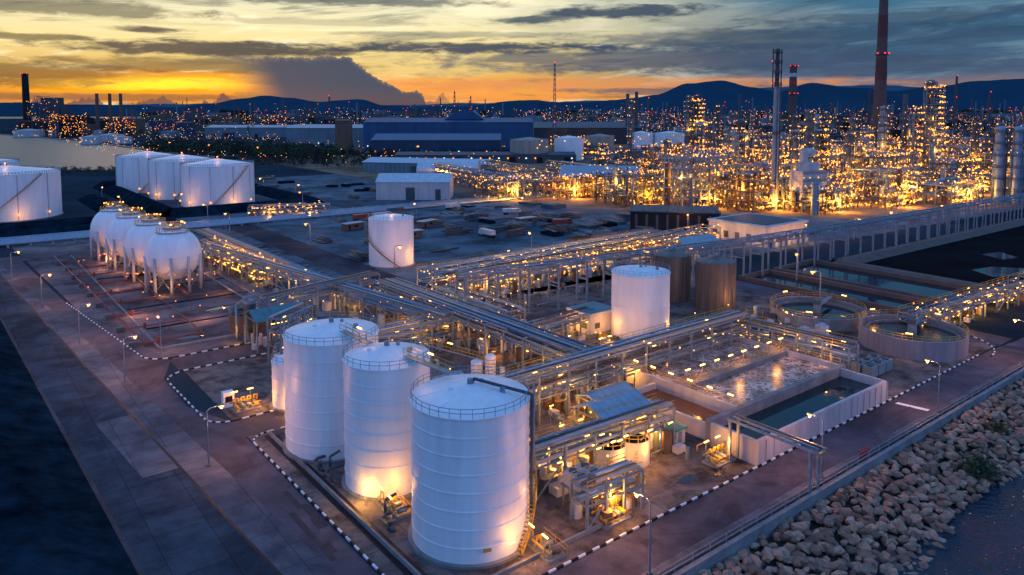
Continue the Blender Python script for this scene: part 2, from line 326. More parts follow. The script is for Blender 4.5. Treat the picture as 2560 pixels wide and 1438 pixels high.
# ------------------------------------------------------------------ kerbs
def kerb(pts,step=1.1):
    b=MB(); i=0
    for p,q in zip(pts,pts[1:]):
        p=Vector((*p,.1));q=Vector((*q,.1));n=max(1,round((q-p).length/step))
        for k in range(n):
            b.beam(p.lerp(q,k/n),p.lerp(q,(k+1)/n),.22,white if i%2 else blk,.24); i+=1
    b.ob('kerb',W(0,0),A38)
def arc(cx,cy,r,a0,a1,n=8): return [(cx+r*math.cos(math.radians(a0+(a1-a0)*i/n)),cy+r*math.sin(math.radians(a0+(a1-a0)*i/n))) for i in range(n+1)]
kerb([(119,-11.7),(-9,-11.7)]+arc(-9,-8.7,3.2,270,180)+[(-12.3,39)]+arc(-9.5,39,2.8,180,90)+[(-4,41.8)])
kerb([(-4,49.3),(-12,49.3)]+arc(-12,53,3.7,270,180)+[(-16.2,74)]+arc(-11.5,74,4.7,180,90)+[(8,78.9)])
kerb([(20,88)]+[(-12,88)]+arc(-12,93,5,270,180)+[(-23,150)])
kerb(arc(119,-1,12.6,-90,40,14))
b=MB()
for (x0,y0,x1,y1) in [(-9.5,-9,13,-8.7),(-9.5,-8.7,-9.2,41),(-9.2,40.7,10,41)]: b.bx(x0,y0,.02,x1,y1,.5,conc)
b.bx(-10.3,-9,.022,-9.6,41,.05,blk); b.bx(-9.2,-8.6,.03,-8.4,40,.06,blk)
b.ob('bund_wall',W(0,0),A38)
# ------------------------------------------------------------------ storage tanks
def tank(x,y,r,h,m=white,bands=6,rail=True,cone=1.4,n=64,det=True,base=True):
    b=MB(); b.cyl(0,0,0,h,r,m,n=n,top=False)
    b.cyl(0,0,h,h+.12,r+.12,m,n=n,top=False); b.cyl(0,0,h+.12,h+.12+cone,r+.12,m,r1=.5,n=n)
    for i in range(bands):
        z=h*(i+1)/(bands+1); b.tube_(0,0,z-.07,z+.07,r+.07,.08,m,n=n)
    if base: b.cyl(0,0,.0,.35,r+.5,conc,n=n)
    if rail: b.rrail(0,0,h+.1,r,steel,n=int(r*5),t=.055 if r<10 else .14)
    if det:
        b.cyl(0,0,h+cone,h+cone+.7,.35,steel,n=12); b.cyl(1.3,1.2,h+cone*.7,h+cone+.2,.25,steel,n=10)
        b.cyl(-2.2,-.8,h+cone*.5,h+cone*.5+.7,.3,white,n=10)
        b.cb(r*.55,-r*.1,h+cone*.4,.6,.6,.9,steel)
        for i in range(8):
            a=i*math.pi/4+.2; b.beam((.6*math.cos(a),.6*math.sin(a),h+cone+.08),((r-.1)*math.cos(a),(r-.1)*math.sin(a),h+.2),.05,m)
    return b
def stair(b,r,h0,h1,a0,a1,m=steel,w=.9):
    n=int((h1-h0)/.35); pi=[]
    for i in range(n+1):
        t=i/n;a=a0+(a1-a0)*t;z=h0+(h1-h0)*t;c,s=math.cos(a),math.sin(a)
        b.beam(((r+.05)*c,(r+.05)*s,z),((r+w)*c,(r+w)*s,z),.3,m,.05); pi.append((c*(r+w),s*(r+w),z))
    for k in range(len(pi)-1):
        b.beam(pi[k],pi[k+1],.08,m,.25); p=Vector(pi[k])+Vector((0,0,1.05)); q=Vector(pi[k+1])+Vector((0,0,1.05)); b.beam(p,q,.07,yel)
        if k%4==0: b.beam(pi[k],p,.06,yel)
b=tank(0,0,6.9,16.6,bands=7)
stair(b,6.9,0.2,7.5,math.radians(-40),math.radians(10),yel)
b.path([(7.2,-1.5,3),(7.2,-1.5,17.4),(6.2,-1.3,17.6),(.5,.2,18.6),(0,.6,17.9)],.2,dsteel,8)
b.path([(7.0,1,.5),(7.5,1,4),(7.5,1,17.9)],.14,steel)
b.beam((4.6,-6.35,2.4),(5.2,-6.0,2.4),.14,tube); b.cb(5.9,-3.7,.3,.5,.5,.5,steel)
T1=b.ob('storage_tank',(-4.9,84.3))
plight(T1,6.4,-6.4,2.4,190); plight(T1,8.6,-1,5,130)
tn=MB(); tn.bx(-.45,-.02,-.2,.45,.0,.2,yel); tn.ob('tank_nameplate',(2.2,-6.65),math.radians(18),1.8,T1)
b=tank(0,0,5.75,17,bands=7); b.path([(5.9,0,.5),(5.9,0,17.5)],.12,steel)
for k in range(4): b.beam((-5.2,-2.6,12.2-k*.45),(-3.9,-4.3,12.2-k*.45),.06,white)
T2=b.ob('storage_tank',(-16.8,97.1)); plight(T2,-1.9,-7.2,1.7,330,(1,.46,.07)); plight(T2,2.5,-7.8,2.0,160)
b2=MB(); b2.beam((-1.7,-7.1,0),(-1.7,-7.1,2.0),.1,steel); b2.beam((-2.1,-7.1,2.0),(-1.2,-6.9,2.1),.14,tube); b2.ob('lamp_stub',(0,0),0,0,T2)
T3=tank(0,0,6.9,16.9,bands=6).ob('storage_tank',(-27.0,108.4))
T0=tank(0,0,3.1,7.8,bands=2,cone=.7).ob('storage_tank',(-37.5,122.5)); plight(T0,1.0,-4.4,1.5,240); plight(T0,-4.5,-2,2,150)
T4=tank(0,0,6.4,14.2,bands=1,cone=.9).ob('storage_tank',(28.6,162.1)); plight(T4,8.3,-1.5,2.5,300)
b=tank(0,0,7.2,15.2,bands=4,cone=1.2); stair(b,7.2,.2,15,math.radians(-60),math.radians(-200),rust,w=1.1)
T5=b.ob('storage_tank',(-39.2,237.8)); plight(T5,10,-4,3,380); plight(T5,0,1,18.5,130)
b=MB()
def walkway(b,p,q,w=1.0,lights=0):
    p=Vector(p);q=Vector(q);b.beam(p,q,w,steel,.12); d=(q-p).normalized(); s=Vector((-d.y,d.x,0))*w/2
    b.rail([p+s,q+s],yel,t=.06); b.rail([p-s,q-s],yel,t=.06)
    for i in range(lights):
        c=p.lerp(q,(i+.5)/lights)+s+Vector((0,0,1.2)); b.beam(c-d*.5,c+d*.5,.16,tube)
walkway(b,(-24.5,105,18.1),(-19.5,99.5,18.0),lights=1); walkway(b,(-13.8,94.5,18),(-7.5,88.0,18),lights=1)
walkway(b,(-13,101.5,17.4),(-4.5,110,12),lights=1)
wk=b.ob('tank_walkway'); plight(wk,-21,102,19.7,70); plight(wk,-12.5,93,19.7,70)
def bigtank(x,y,r,h):
    b=tank(0,0,r,h,bands=5,cone=3.0,n=72,det=False)
    stair(b,r,.5,h,math.radians(-80),math.radians(-20),rust,w=1.8)
    for k in range(5):
        a=math.radians(-150+k*35); b.oct(r*1.03*math.cos(a),r*1.03*math.sin(a),3,.55,bulb2)
        b.beam((r*1.01*math.cos(a),r*1.01*math.sin(a),0),(r*1.01*math.cos(a),r*1.01*math.sin(a),h),.25,wconc)
    b.oct(0,0,h+4,.5,bulb2)
    o=b.ob('storage_tank',(x,y))
    plight(o,r*.9,-r*.85,3,420,r=.8); plight(o,-r*.5,-r*1.08,3,200,r=.8); plight(o,0,0,h+7,260,(1,.45,.2),r=.8)
bigtank(-156,391,18.2,21.2); bigtank(-190,425,17.5,21.4); bigtank(-226,458,17.5,21.4); bigtank(-237,345,22,21.0); bigtank(-300,410,22,21.0)
def dike(pts,h=3,w=7,m=dark):
    b=MB()
    for p,q in zip(pts,pts[1:]):
        p=Vector((*p,0));q=Vector((*q,0));d=(q-p).normalized();n=Vector((-d.y,d.x,0))
        v=[p-n*w-d*w*.4,p-n*1.2,p+n*1.2,p+n*w-d*w*.4,q-n*w+d*w*.4,q-n*1.2,q+n*1.2,q+n*w+d*w*.4]
        v=[tuple(a+Vector((0,0,(0.03,h,h,.03)[i%4]))) for i,a in enumerate(v)]
        b.add(v,[(0,1,5,4),(1,2,6,5),(2,3,7,6)],m)
    b.ob('earth_dike',W(0,0),A38)
dike([(38,300),(108,300),(108,470),(38,470),(38,300)],4)
dike([(-62,300),(20,300),(20,400)],3); dike([(-62,300),(-62,420)],3); dike([(-60,280),(34,280)],2.5,6)
# ------------------------------------------------------------------ spheres
def sphere_tank(u,v):
    b=MB(); r=7.3;z=10
    b.sph(0,0,z,r,white,40,24); b.ring(0,0,z,r+.05,.14,white,40)
    for i in range(10):
        a=2*math.pi*i/10; c,s=math.cos(a),math.sin(a)
        b.pipe((r*.99*c,r*.99*s,0),(r*.99*c,r*.99*s,z),.4,wconc,8)
        a2=2*math.pi*(i+1)/10; b.beam((r*c,r*s,.5),(r*math.cos(a2),r*math.sin(a2),z-3),.14,steel); b.beam((r*c,r*s,z-3),(r*math.cos(a2),r*math.sin(a2),.5),.14,steel)
    b.cyl(0,0,z+r-.3,z+r+.2,2.6,steel,n=16); b.rrail(0,0,z+r+.2,2.6,yel,n=12,t=.1); b.cyl(0,0,z+r+.2,z+r+1.5,.5,steel,n=8)
    b.rrail(0,0,z+r-1.0,4.2,yel,n=14,t=.09); b.tube_(0,0,z+r-1.1,z+r-1.0,4.4,1.4,steel,20)
    for i in range(7): 
        a=U(0,6.28); b.oct(3.2*math.cos(a),3.2*math.sin(a),z+r+1.2,.27,bulb)
    for i in range(5): a=U(3.5,6); b.oct((r+.6)*math.cos(a),(r+.6)*math.sin(a),U(2,4),.2,bulb2)
    b.path([(r+.6,0,0),(r+.6,0,z+2),(r*.6,0,z+r*.85),(2,0,z+r+.4)],.15,steel)
    b.cyl(0,0,z-r-1.6,z-r+.3,.6,steel,n=10); b.path([(0,0,z-r-1.4),(0,-10,1.2),(0,-16,1.2)],.3,redp)
    o=b.ob('spherical_gas_tank',W(u,v),A38)
    plight(o,0,0,z+r+3,180); plight(o,-5,-8,2.0,260,(1,.36,.10)); return o
for i in range(4): sphere_tank(3.2-i*1.4,150+i*20)
b=MB()
for i in range(9):
    v=100+i*13.5
    b.path([(-17,v,.6),(-3,v,.6)],.15,redp); b.cb(-17,v,.0,1.6,1.0,1.2,dsteel); b.cyl(-12,v,0,1.4,.3,redp,n=8)
b.path([(-15,98,.8),(-18,220,.8)],.18,redp); b.path([(-3,98,.7),(-3,222,.7)],.16,rust); b.path([(14,110,.9),(14,222,.9)],.2,steel)
for i in range(7): b.path([(-3,105+i*16,.5),(14,105+i*16,.5)],.13,rust)
for i in range(60):
    u,v=U(-17,18),U(98,222); b.beam((u,v,0),(u,v,1.1),.13,redp)
for i in range(26): b.oct(U(-17,20),U(96,222),U(1,3),.16,bulb2)
fo=b.ob('firewater_pipework',W(0,0),A38)
for (u,v) in [(-12,125),(-8,190),(12,135),(15,165),(-10,158),(0,112)]: plight(fo,u,v,3,380,(1,.36,.12))
b=MB(); b.bx(-13,95,.03,18,96,.3,conc); b.bx(-13,95,.03,-12.6,222,.3,conc); b.bx(18,95,.03,18.4,222,.3,conc)
for i in range(5): b.bx(-12,112+i*21,.05,18,112.3+i*21,.3,blk)
b.ob('bund_wall',W(0,0),A38)
# ------------------------------------------------------------------ pipe racks
def rack(name,p,q,width,levels,sp=6,pipes=8,lights=0,z0=0,col=None,cw=.3,tubes=True,extra=0,br=.16,yrail=False,pr=(.08,.28),dk=False):
    col=col or steel
    P=Vector(W(*p));Q=Vector(W(*q)); d=Q-P;Ln=d.length; an=math.atan2(d.y,d.x)
    b=MB(); n=max(1,round(Ln/sp)); w=width/2; H=levels[-1]
    pm=[pipem,vessel,vessel,rust,steel,dsteel] if dk else [pipem,pipem,pipem,steel,steel,wconc,pipeb,dsteel]
    for i in range(n+1):
        x=Ln*i/n
        for y in (-w,w): b.bx(x-cw/2,y-cw/2,z0,x+cw/2,y+cw/2,H,col)
        for z in levels: b.beam((x,-w,z),(x,w,z),cw*.8,col)
        if i%3==0 and i<n:
            for y in (-w,w): b.beam((x,y,z0),(x+Ln/n,y,levels[0]),cw*.5,col)
    for z in levels:
        for y in (-w,w): b.beam((0,y,z),(Ln,y,z),cw*.7,col)
        for k in range(pipes):
            y=-w+.3+(width-.6)*(k+.5)/pipes+U(-.1,.1); r=U(*pr); x0=0 if R()<.8 else U(0,Ln*.4); x1=Ln if R()<.8 else U(Ln*.6,Ln)
            b.pipe((x0,y,z+cw*.4+r),(x1,y,z+cw*.4+r),r,random.choice(pm),6)
            if R()<.3: xx=U(x0,x1); b.path([(xx,y,z+r),(xx,y,U(.5,z))],r*.7,pipem)
    for k in range(extra):
        x=U(0,Ln);y=U(-w*1.3,w*1.3);t=R()
        if t<.4: hh=U(1,3.5); b.cyl(x,y,z0,hh,U(.3,.9),random.choice([steel,wconc,rust]),n=10)
        elif t<.7: b.cb(x,y,z0,U(.6,2.5),U(.6,2),U(.6,2.2),random.choice([steel,dsteel,rust,wconc]))
        else: zz=U(.6,H); b.path([(x,y,0),(x,y,zz),(x+U(-4,4),y,zz)],U(.07,.2),random.choice([pipem,rust]))
    if yrail: b.rail([(0,-w,H),(Ln,-w,H)],yel,sp=3,t=.07); b.rail([(0,w,H),(Ln,w,H)],yel,sp=3,t=.07)
    for k in range(int(Ln*lights)):
        x=U(0,Ln);y=random.choice([-w,w,U(-w,w)]);z=random.choice(levels)-.35 if R()<.6 else U(1.5,H+1.2)
        if tubes and R()<.3: b.cb(x,y,z,.8,.12,.1,tube)
        else: b.oct(x,y,z,br*U(.7,1.1),bulb if R()<.75 else bulb2)
    return b.ob(name,(P.x,P.y),an),Ln
def lit(ro,every,e,z=3,y=0):
    o,Ln=ro; n=max(1,int(Ln/every))
    for i in range(n): plight(o,Ln*(i+.5)/n,y+U(-1.5,1.5),z,e*U(.6,1.4))
lit(rack('pipe_rack',(41,19),(40,95),7,[5.5,7.2],6,11,.7,extra=60),16,450)
lit(rack('pipe_rack',(13,20),(82,20),4.5,[4.2,6.2,8],6,6,1.3,extra=50,yrail=True),12,400)
lit(rack('pipe_rack',(82,22),(84,-3),4,[4.2,6.5],5,5,1.4,extra=15,yrail=True),10,300)
lit(rack('pipe_rack',(36,61),(20,178),4,[4.5,6.2],7,6,.6,extra=40),22,380)
lit(rack('pipe_rack',(10,97),(42,105),4,[5,7],6,5,.8,extra=15),14,360)
lit(rack('pipe_rack',(10,10),(10,40),3.5,[4,6],5,5,.9,extra=15),14,260)
lit(rack('pipe_rack',(10,2),(36,1),3.5,[4.5,6.3],5,6,1.2,extra=25,yrail=True),9,430)
lit(rack('process_rack',(54,95),(153,100),15,[4,7],6,7,3.4,extra=170,yrail=True,br=.27),11,1500)
lit(rack('process_rack',(27,138),(24,200),9,[2.5,4.5],6,6,3.8,extra=60,br=.3,yrail=True),12,950)
lit(rack('pipe_rack',(120,3),(188,-1),5,[3.2,5],6,5,2.0,extra=40,yrail=True,br=.2),11,750)
lit(rack('pipe_rack',(66,276),(100,262),8,[3,5],6,5,2.6,extra=30,br=.35),17,1400)
lit(rack('pipe_rack',(44,46),(66,48),4,[4,5.6],5,5,.8,extra=10),11,300)
lit(rack('pipe_rack',(3,72),(12,78),3,[3.5,6.5,9],3,3,1.5,extra=12),9,220)
lit(rack('pipe_rack',(140,103),(186,106),9,[3,5.5],6,5,2.2,extra=40,br=.28),15,1200)
lit(rack('pipe_rack',(11,-7),(20,-7.5),3,[3,5],3,4,1.2,extra=8,yrail=True),9,220)
lit(rack('process_rack',(16,62),(36,62),7,[3,5.5],5,5,1.2,extra=30,br=.18,yrail=True),10,260)
lit(rack('process_rack',(50,56),(50,84),7,[3,6],5,5,1.2,extra=30,br=.18,yrail=True),14,300)
b=MB(); S=steel
pts=[(48,73),(100,66),(138,60),(199,56),(280,53),(372,50)]
for (p,q) in zip(pts,pts[1:]):
    p=Vector((*p,0));q=Vector((*q,0));d=(q-p);n=round(d.length/8.5);dn=d.normalized();s=Vector((-dn.y,dn.x,0))*2.2;Hh=11.5
    for sg in (-1,1):
        for z in (Hh,Hh-1.6): b.beam(p+s*sg+Vector((0,0,z)),q+s*sg+Vector((0,0,z)),.3,S)
    for i in range(n):
        c=p.lerp(q,i/n);c2=p.lerp(q,(i+1)/n)
        for sg in (-1,1):
            b.beam(c+s*sg,c+s*sg+Vector((0,0,Hh)),.45,S); b.beam(c+s*sg+Vector((0,0,Hh-1.6)),c2+s*sg+Vector((0,0,Hh)),.16,S)
        b.beam(c+s+Vector((0,0,Hh)),c-s+Vector((0,0,Hh)),.25,S); b.beam(c+s+Vector((0,0,Hh-5)),c-s+Vector((0,0,Hh-5)),.25,S); b.beam(c+s+Vector((0,0,Hh)),c2-s+Vector((0,0,Hh)),.14,S)
    for y in (-1.2,1.3): b.pipe(p+s*y/2.2+Vector((0,0,Hh+.3)),q+s*y/2.2+Vector((0,0,Hh+.3)),.17,pipem)
b.ob('pipe_gantry',W(0,0),A38)
b=MB()
for k in range(14): b.pipe((-120,258+k*1.3,.8),(232,250+k*1.3,.8),U(.2,.4),random.choice([pipem,pipem,steel]),6)
for k in range(50): b.bx(-120+k*7,252,0,-119.3+k*7,277,.55,conc)
b.ob('ground_pipeline',W(0,0),A38)
b=MB()
for k in range(9): b.pipe((36+k*.8,108,.7),(34+k*.8,250,.7),U(.12,.3),random.choice([pipem,steel,pipeb]),6)
for k in range(24): b.bx(33,108+k*6,0,45,108.4+k*6,.45,conc)
b.ob('ground_pipeline',W(0,0),A38)
for (x,y) in [(42.3,193.5),(51.4,184.2)]:
    b=MB(); b.cyl(0,0,0,12,4.9,silo,n=36,top=False); b.cyl(0,0,12,13.3,5.0,silo,r1=.7,n=36)
    for i in range(18):
        a=2*math.pi*i/18; b.beam((4.9*math.cos(a),4.9*math.sin(a),0),(4.9*math.cos(a),4.9*math.sin(a),12),.22,silo)
    b.rrail(0,0,12,4.9,steel,n=20,t=.08); b.cyl(0,0,13,14,.6,steel,n=10)
    b.ob('silo',(x,y))
# ------------------------------------------------------------------ clarifiers
def clarifier(x,y,r,h,m,lights=True,wat=pondw):
    b=MB(); b.tube_(0,0,0,h,r,.45,m,56); b.cyl(0,0,h-1.3,h-1.25,r-.44,wat,n=56)
    b.tube_(0,0,h-1.25,h-.75,r-1.4,.25,conc,48)
    b.rrail(0,0,h,r-.1,yel if lights else steel,n=36,t=.07)
    b.cyl(0,0,h-1.3,h+.8,.9,steel,n=12); b.beam((0,0,h+.35),(r,0,h+.35),1.2,steel,.15); b.rail([(0,.6,h+.4),(r,.6,h+.4)],steel); b.rail([(0,-.6,h+.4),(r,-.6,h+.4)],steel); b.cb(0,0,h+.5,1.4,1.2,1.2,dsteel)
    if lights:
        for a in (1.0,3.2,5.9): b.beam((r*math.cos(a),r*math.sin(a),h+1.4),((r)*math.cos(a+.12),r*math.sin(a+.12),h+1.4),.16,tube)
    o=b.ob('clarifier_tank',(x,y),.9)
    if lights: plight(o,r*.54,r*.84,h+1.8,200); plight(o,-r,0,h+1.8,200)
clc=mat('clarifier_wall',(.22,.20,.23),.75,var=.3,scale=.4,streak=True)
clarifier(85,154,10.3,3.9,clc,True,mat('dark_tank_water',(.02,.018,.018),.25)); clarifier(73.5,175,10.8,2.6,conc); clarifier(7,226,9.7,2.2,conc); clarifier(-60,165.5,4.3,4.2,rust,False,dark)
# ------------------------------------------------------------------ aeration basin
fm=bpy.data.materials.new('foaming_water'); fm.use_nodes=True; t=fm.node_tree; bs=t.nodes['Principled BSDF']; bs.inputs['Roughness'].default_value=.3
c=t.nodes.new('ShaderNodeTexCoord')
def tn_(sc,det,vec): 
    n=t.nodes.new('ShaderNodeTexNoise'); n.inputs['Scale'].default_value=sc; n.inputs['Detail'].default_value=det; t.links.new(vec,n.inputs['Vector']); return n
n=tn_(.55,6,c.outputs['Object'])
va=t.nodes.new('ShaderNodeVectorMath'); va.operation='SCALE'; va.inputs[3].default_value=3.2; t.links.new(n.outputs['Color'],va.inputs[0])
vb=t.nodes.new('ShaderNodeVectorMath'); vb.operation='ADD'; t.links.new(c.outputs['Object'],vb.inputs[0]); t.links.new(va.outputs[0],vb.inputs[1])
def veins(sc,wd):
    vo=t.nodes.new('ShaderNodeTexVoronoi'); vo.feature='DISTANCE_TO_EDGE'; vo.voronoi_dimensions='2D'; vo.inputs['Scale'].default_value=sc; t.links.new(vb.outputs[0],vo.inputs['Vector'])
    mr=t.nodes.new('ShaderNodeMapRange'); mr.inputs[1].default_value=0; mr.inputs[2].default_value=wd; mr.inputs[3].default_value=1; mr.inputs[4].default_value=0; t.links.new(vo.outputs['Distance'],mr.inputs[0]); return mr.outputs[0]
mxx=t.nodes.new('ShaderNodeMath'); mxx.operation='MAXIMUM'; t.links.new(veins(.40,.14),mxx.inputs[0]); t.links.new(veins(.95,.20),mxx.inputs[1])
n3=tn_(.3,7,c.outputs['Object']); m3=t.nodes.new('ShaderNodeMapRange'); m3.inputs[1].default_value=.40; m3.inputs[2].default_value=.58; m3.inputs[3].default_value=.3; t.links.new(n3.outputs['Fac'],m3.inputs[0])
mu=t.nodes.new('ShaderNodeMath'); mu.operation='MULTIPLY'; t.links.new(mxx.outputs[0],mu.inputs[0]); t.links.new(m3.outputs[0],mu.inputs[1])
rp=t.nodes.new('ShaderNodeValToRGB'); rp.color_ramp.elements[0].color=(.09,.05,.04,1); rp.color_ramp.elements[1].color=(.70,.62,.60,1)
t.links.new(mu.outputs[0],rp.inputs[0]); t.links.new(rp.outputs[0],bs.inputs['Base Color'])
b=MB(); H3=3.6; bas=mat('basin_wall',(.38,.38,.42),.7,var=.2,scale=.5,streak=True)
def wall(x0,y0,x1,y1,z=H3,m=bas): b.bx(x0,y0,.01,x1,y1,z,m)
wall(41,-11.5,79,-11.0); wall(41,-11.0,41.5,-3.5); wall(78.5,-11,79,-3.5); wall(41,-3.5,80.5,-2.6,H3+.3,conc)
b.bx(41.5,-11,.01,78.5,-3.5,2.2,pondw)
wall(49,-2.6,49.6,21); wall(80,-2.6,80.6,21); wall(49.6,8,80,9.6,H3,conc); wall(49.6,20.4,80,21)
wall(42,-2.6,49,-2.1,2.6); wall(42,-2.1,42.5,14,2.6); wall(42,14,49,14.5,2.6)
b.bx(42.5,-2.1,.01,49,14,1.6,mat('brown_water',(.09,.035,.015),.2))
b.bx(49.6,-2.6,.01,80,8,2.7,fm); b.bx(49.6,9.6,.01,80,20.4,2.7,fm)
for i in range(20): b.bx(41+i*2,-11.62,.01,41.2+i*2,-11.5,H3-.3,bas)
for y in (8.1,9.5): b.rail([(49.6,y,H3+.02),(80,y,H3+.02)],yel,t=.06)
b.rail([(49.2,-2.5,H3),(49.2,21,H3)],yel,t=.07); b.rail([(80.3,-2.5,H3),(80.3,21,H3)],yel,t=.07)
for i in range(8):
    x=51+i*4; b.beam((x,8.8,H3),(x,8.8,H3+2.3),.1,steel); b.beam((x-.6,8.8,H3+2.4),(x+.6,8.8,H3+2.4),.18,tube)
for i in range(6): x=49.3; y=-1+i*4; b.beam((x,y-.5,H3+1.5),(x,y+.5,H3+1.5),.18,tube)
ab=b.ob('aeration_basin',W(0,0),A38)
for (x,y) in [(54,8.8),(66,8.8),(78,8.8),(49,2),(49,14),(46,5),(80,0)]: plight(ab,x,y,H3+2.6,210)
text('T-6217B',.9,(45.5,-2.62,1.6),(math.pi/2,0,0),ab)
b=MB()
for (x0,y0,x1,y1) in [(138,4,151,58),(156,4,176,58)]:
    b.bx(x0,y0,.02,x1,y1,.12,pondw)
    for (a0_,b0,a1_,b1) in [(x0-1,y0-1,x0,y1+1),(x1,y0-1,x1+1,y1+1),(x0,y0-1,x1,y0),(x0,y1,x1,y1+1)]: b.bx(a0_,b0,.01,a1_,b1,1.3,brownc)
b.ob('pond',W(0,0),A38)
sheet('settling_pond',[(180,-2),(182,50),(420,44),(420,-6)],.07,mat('black_sludge',(.006,.007,.010),.9,var=.6,scale=.05,bump=.3,bscale=.4,spec=.02))
dike([(179,-6),(181,52),(420,46)],1.6,4,brownc)
sheet('puddle',[(200,14),(206,22),(216,20),(222,12),(210,9)],.09,pondw); sheet('puddle',[(232,22),(236,30),(246,28),(240,20)],.09,pondw)
# ------------------------------------------------------------------ shelters / buildings
def shelter(name,u,v,sx,sy,h,rise,roof=groof,rot=A38,solid=None,world=False,e=200,post=.25):
    b=MB(); x,y=sx/2,sy/2
    v8=[(-x-.5,-y-.5,h),(x+.5,-y-.5,h),(x+.5,0,h+rise),(-x-.5,0,h+rise),(-x-.5,y+.5,h),(x+.5,y+.5,h)]
    lo=[(a,b_,c-.12) for a,b_,c in v8]
    b.add(v8+lo,[(0,1,2,3),(3,2,5,4),(7,6,9,8),(8,9,10,11),(0,6,7,1),(4,5,11,10),(0,3,9,6),(3,4,10,9),(1,7,8,2),(2,8,11,5)],roof)
    k=int(sx/1.2)
    for i in range(k+1):
        xx=-x-.4+(sx+.8)*i/k
        b.beam((xx,-y-.5,h+.03),(xx,0,h+rise+.03),.1,roof,.08); b.beam((xx,0,h+rise+.03),(xx,y+.5,h+.03),.1,roof,.08)
    if solid:
        b.bx(-x,-y,0,x,y,h-.15,solid)
        for s in (-1,1): b.add([(s*x,-y,h-.15),(s*x,y,h-.15),(s*x,0,h+rise-.15)],[(0,1,2)],solid)
        k=max(2,int(sx/4))
        for i in range(k): xx=-x+(i+.5)*sx/k; b.bx(xx-.06,-y-.06,0,xx+.06,-y,h-.3,roof)
        b.bx(-x*.2,-y-.08,0,x*.05,-y-.061,h*.7,dsteel); b.bx(x*.6,-y-.08,0,x*.75,-y-.061,h*.6,dsteel)
    else:
        for i in range(3):
            for yy in (-y,y): b.beam((-x+i*x,yy,0),(-x+i*x,yy,h),post,steel)
            b.beam((-x+i*x,-y,h-.2),(-x+i*x,y,h-.2),post*.8,steel)
        for i in range(int(sx*sy/6)):
            xx,yy=U(-x,x),U(-y,y); b.cyl(xx,yy,0,U(.8,2.5),U(.2,.7),random.choice([steel,rust,wconc]),n=10)
        for i in range(4): b.beam((U(-x,x),-y,h-1),(U(-x,x),-y,h-1),.12,tube)
    o=b.ob(name,(u,v) if world else W(u,v),rot)
    if e: plight(o,0,0,h*.6,e); plight(o,0,-y-1.5,h*.5,e*.4)
    return o
shelter('pump_shelter',29,5,9,7,6.2,1.6,e=600)
for (u,v,r,h) in [(24.5,1.5,2.5,3.4),(28.5,.5,2.4,3.6),(33,3,1.8,4.5),(22,6,1.8,4)]:
    b=MB(); b.tube_(0,0,0,h,r,.15,wconc,28); b.cyl(0,0,h-.5,h-.45,r-.14,dark,n=28); b.rrail(0,0,h,r,yel,n=12,t=.07)
    for i in range(3): a=U(0,6); b.beam((r*math.cos(a)-.4,r*math.sin(a),h+1.3),(r*math.cos(a)+.4,r*math.sin(a),h+1.3),.15,tube)
    b.path([(r+.3,0,0),(r+.3,0,h+.6),(0,0,h+.6)],.12,steel)
    for i in range(8): b.beam((-r-.5+i*.16,-r*.8-.2,i*.35),(-r+.1+i*.16,-r*.8-.2,i*.35),.25,yel,.05)
    o=b.ob('process_tank',W(u,v),A38); plight(o,0,-r-1.2,2.6,240)
shelter('pump_shelter',8,84,11,7,6.5,1.8,teal,e=160)
shelter('pump_shelter',16,33,9,5,4.5,1.2,e=220)
shelter('canopy',36,13,8,5,4,1.0,e=200)
shelter('canopy',150,86,16,10,6,2,groof,e=500)
shelter('warehouse',-55,421,41,24,10,4,wroof,0,wconc,True,e=0)
b=MB(); n=10
for i in range(n):
    a=math.pi*i/n;a2=math.pi*(i+1)/n
    b.add([(-22,-16*math.cos(a),6+7*math.sin(a)),(22,-16*math.cos(a),6+7*math.sin(a)),(22,-16*math.cos(a2),6+7*math.sin(a2)),(-22,-16*math.cos(a2),6+7*math.sin(a2))],[(0,1,2,3)],wroof,True)
b.bx(-22,-15.9,0,22,15.9,6,wconc)
for s in (-22,22): b.add([(s,-16*math.cos(math.pi*i/n),6+7*math.sin(math.pi*i/n)) for i in range(n+1)],[tuple(range(n+1))],wconc)
for i in range(5): b.bx(-19+i*8,-16,0,-14+i*8,-15.9,5,dsteel)
b.ob('arched_shed',(-46,545),-.05)
shelter('warehouse',-66,600,105,34,8,3,wroof,-.25,greyw,True,e=0)
shelter('compressor_house',52,440,45,24,11,6,groof,-.12,beige,True,e=0)
b=MB(); b.bx(0,0,0,36,20,8,blk); b.bx(-.5,-.5,8,36.5,20.5,8.4,dsteel)
for i in range(8): b.bx(2+i*4.2,-.15,1,3+i*4.2,0,7,dsteel); b.beam((i*5,-.5,8.6),(i*5,20.5,9.6),.4,dsteel)
b.ob('dark_substation_building',(49,304),-.18)
b=MB(); b.bx(0,0,0,26,26,7,wconc); b.bx(-.5,-.5,7,26.5,26.5,7.7,wconc); b.bx(2,2,7.7,24,24,7.9,dsteel)
for i in range(6): b.bx(1.2+i*4.2,-.1,1,3.8+i*4.2,0,3.6,dsteel); b.cb(3+i*4,-1.2,0,2,1.4,2,wconc)
for i in range(5): b.bx(-.1,2+i*5,1.5,0,4+i*5,4,dsteel)
o=b.ob('control_building',W(189,83),A38)
for i in range(3): plight(o,3+i*9,-4,4,330)
for i in range(3): plight(o,-4,4+i*8,4,330)
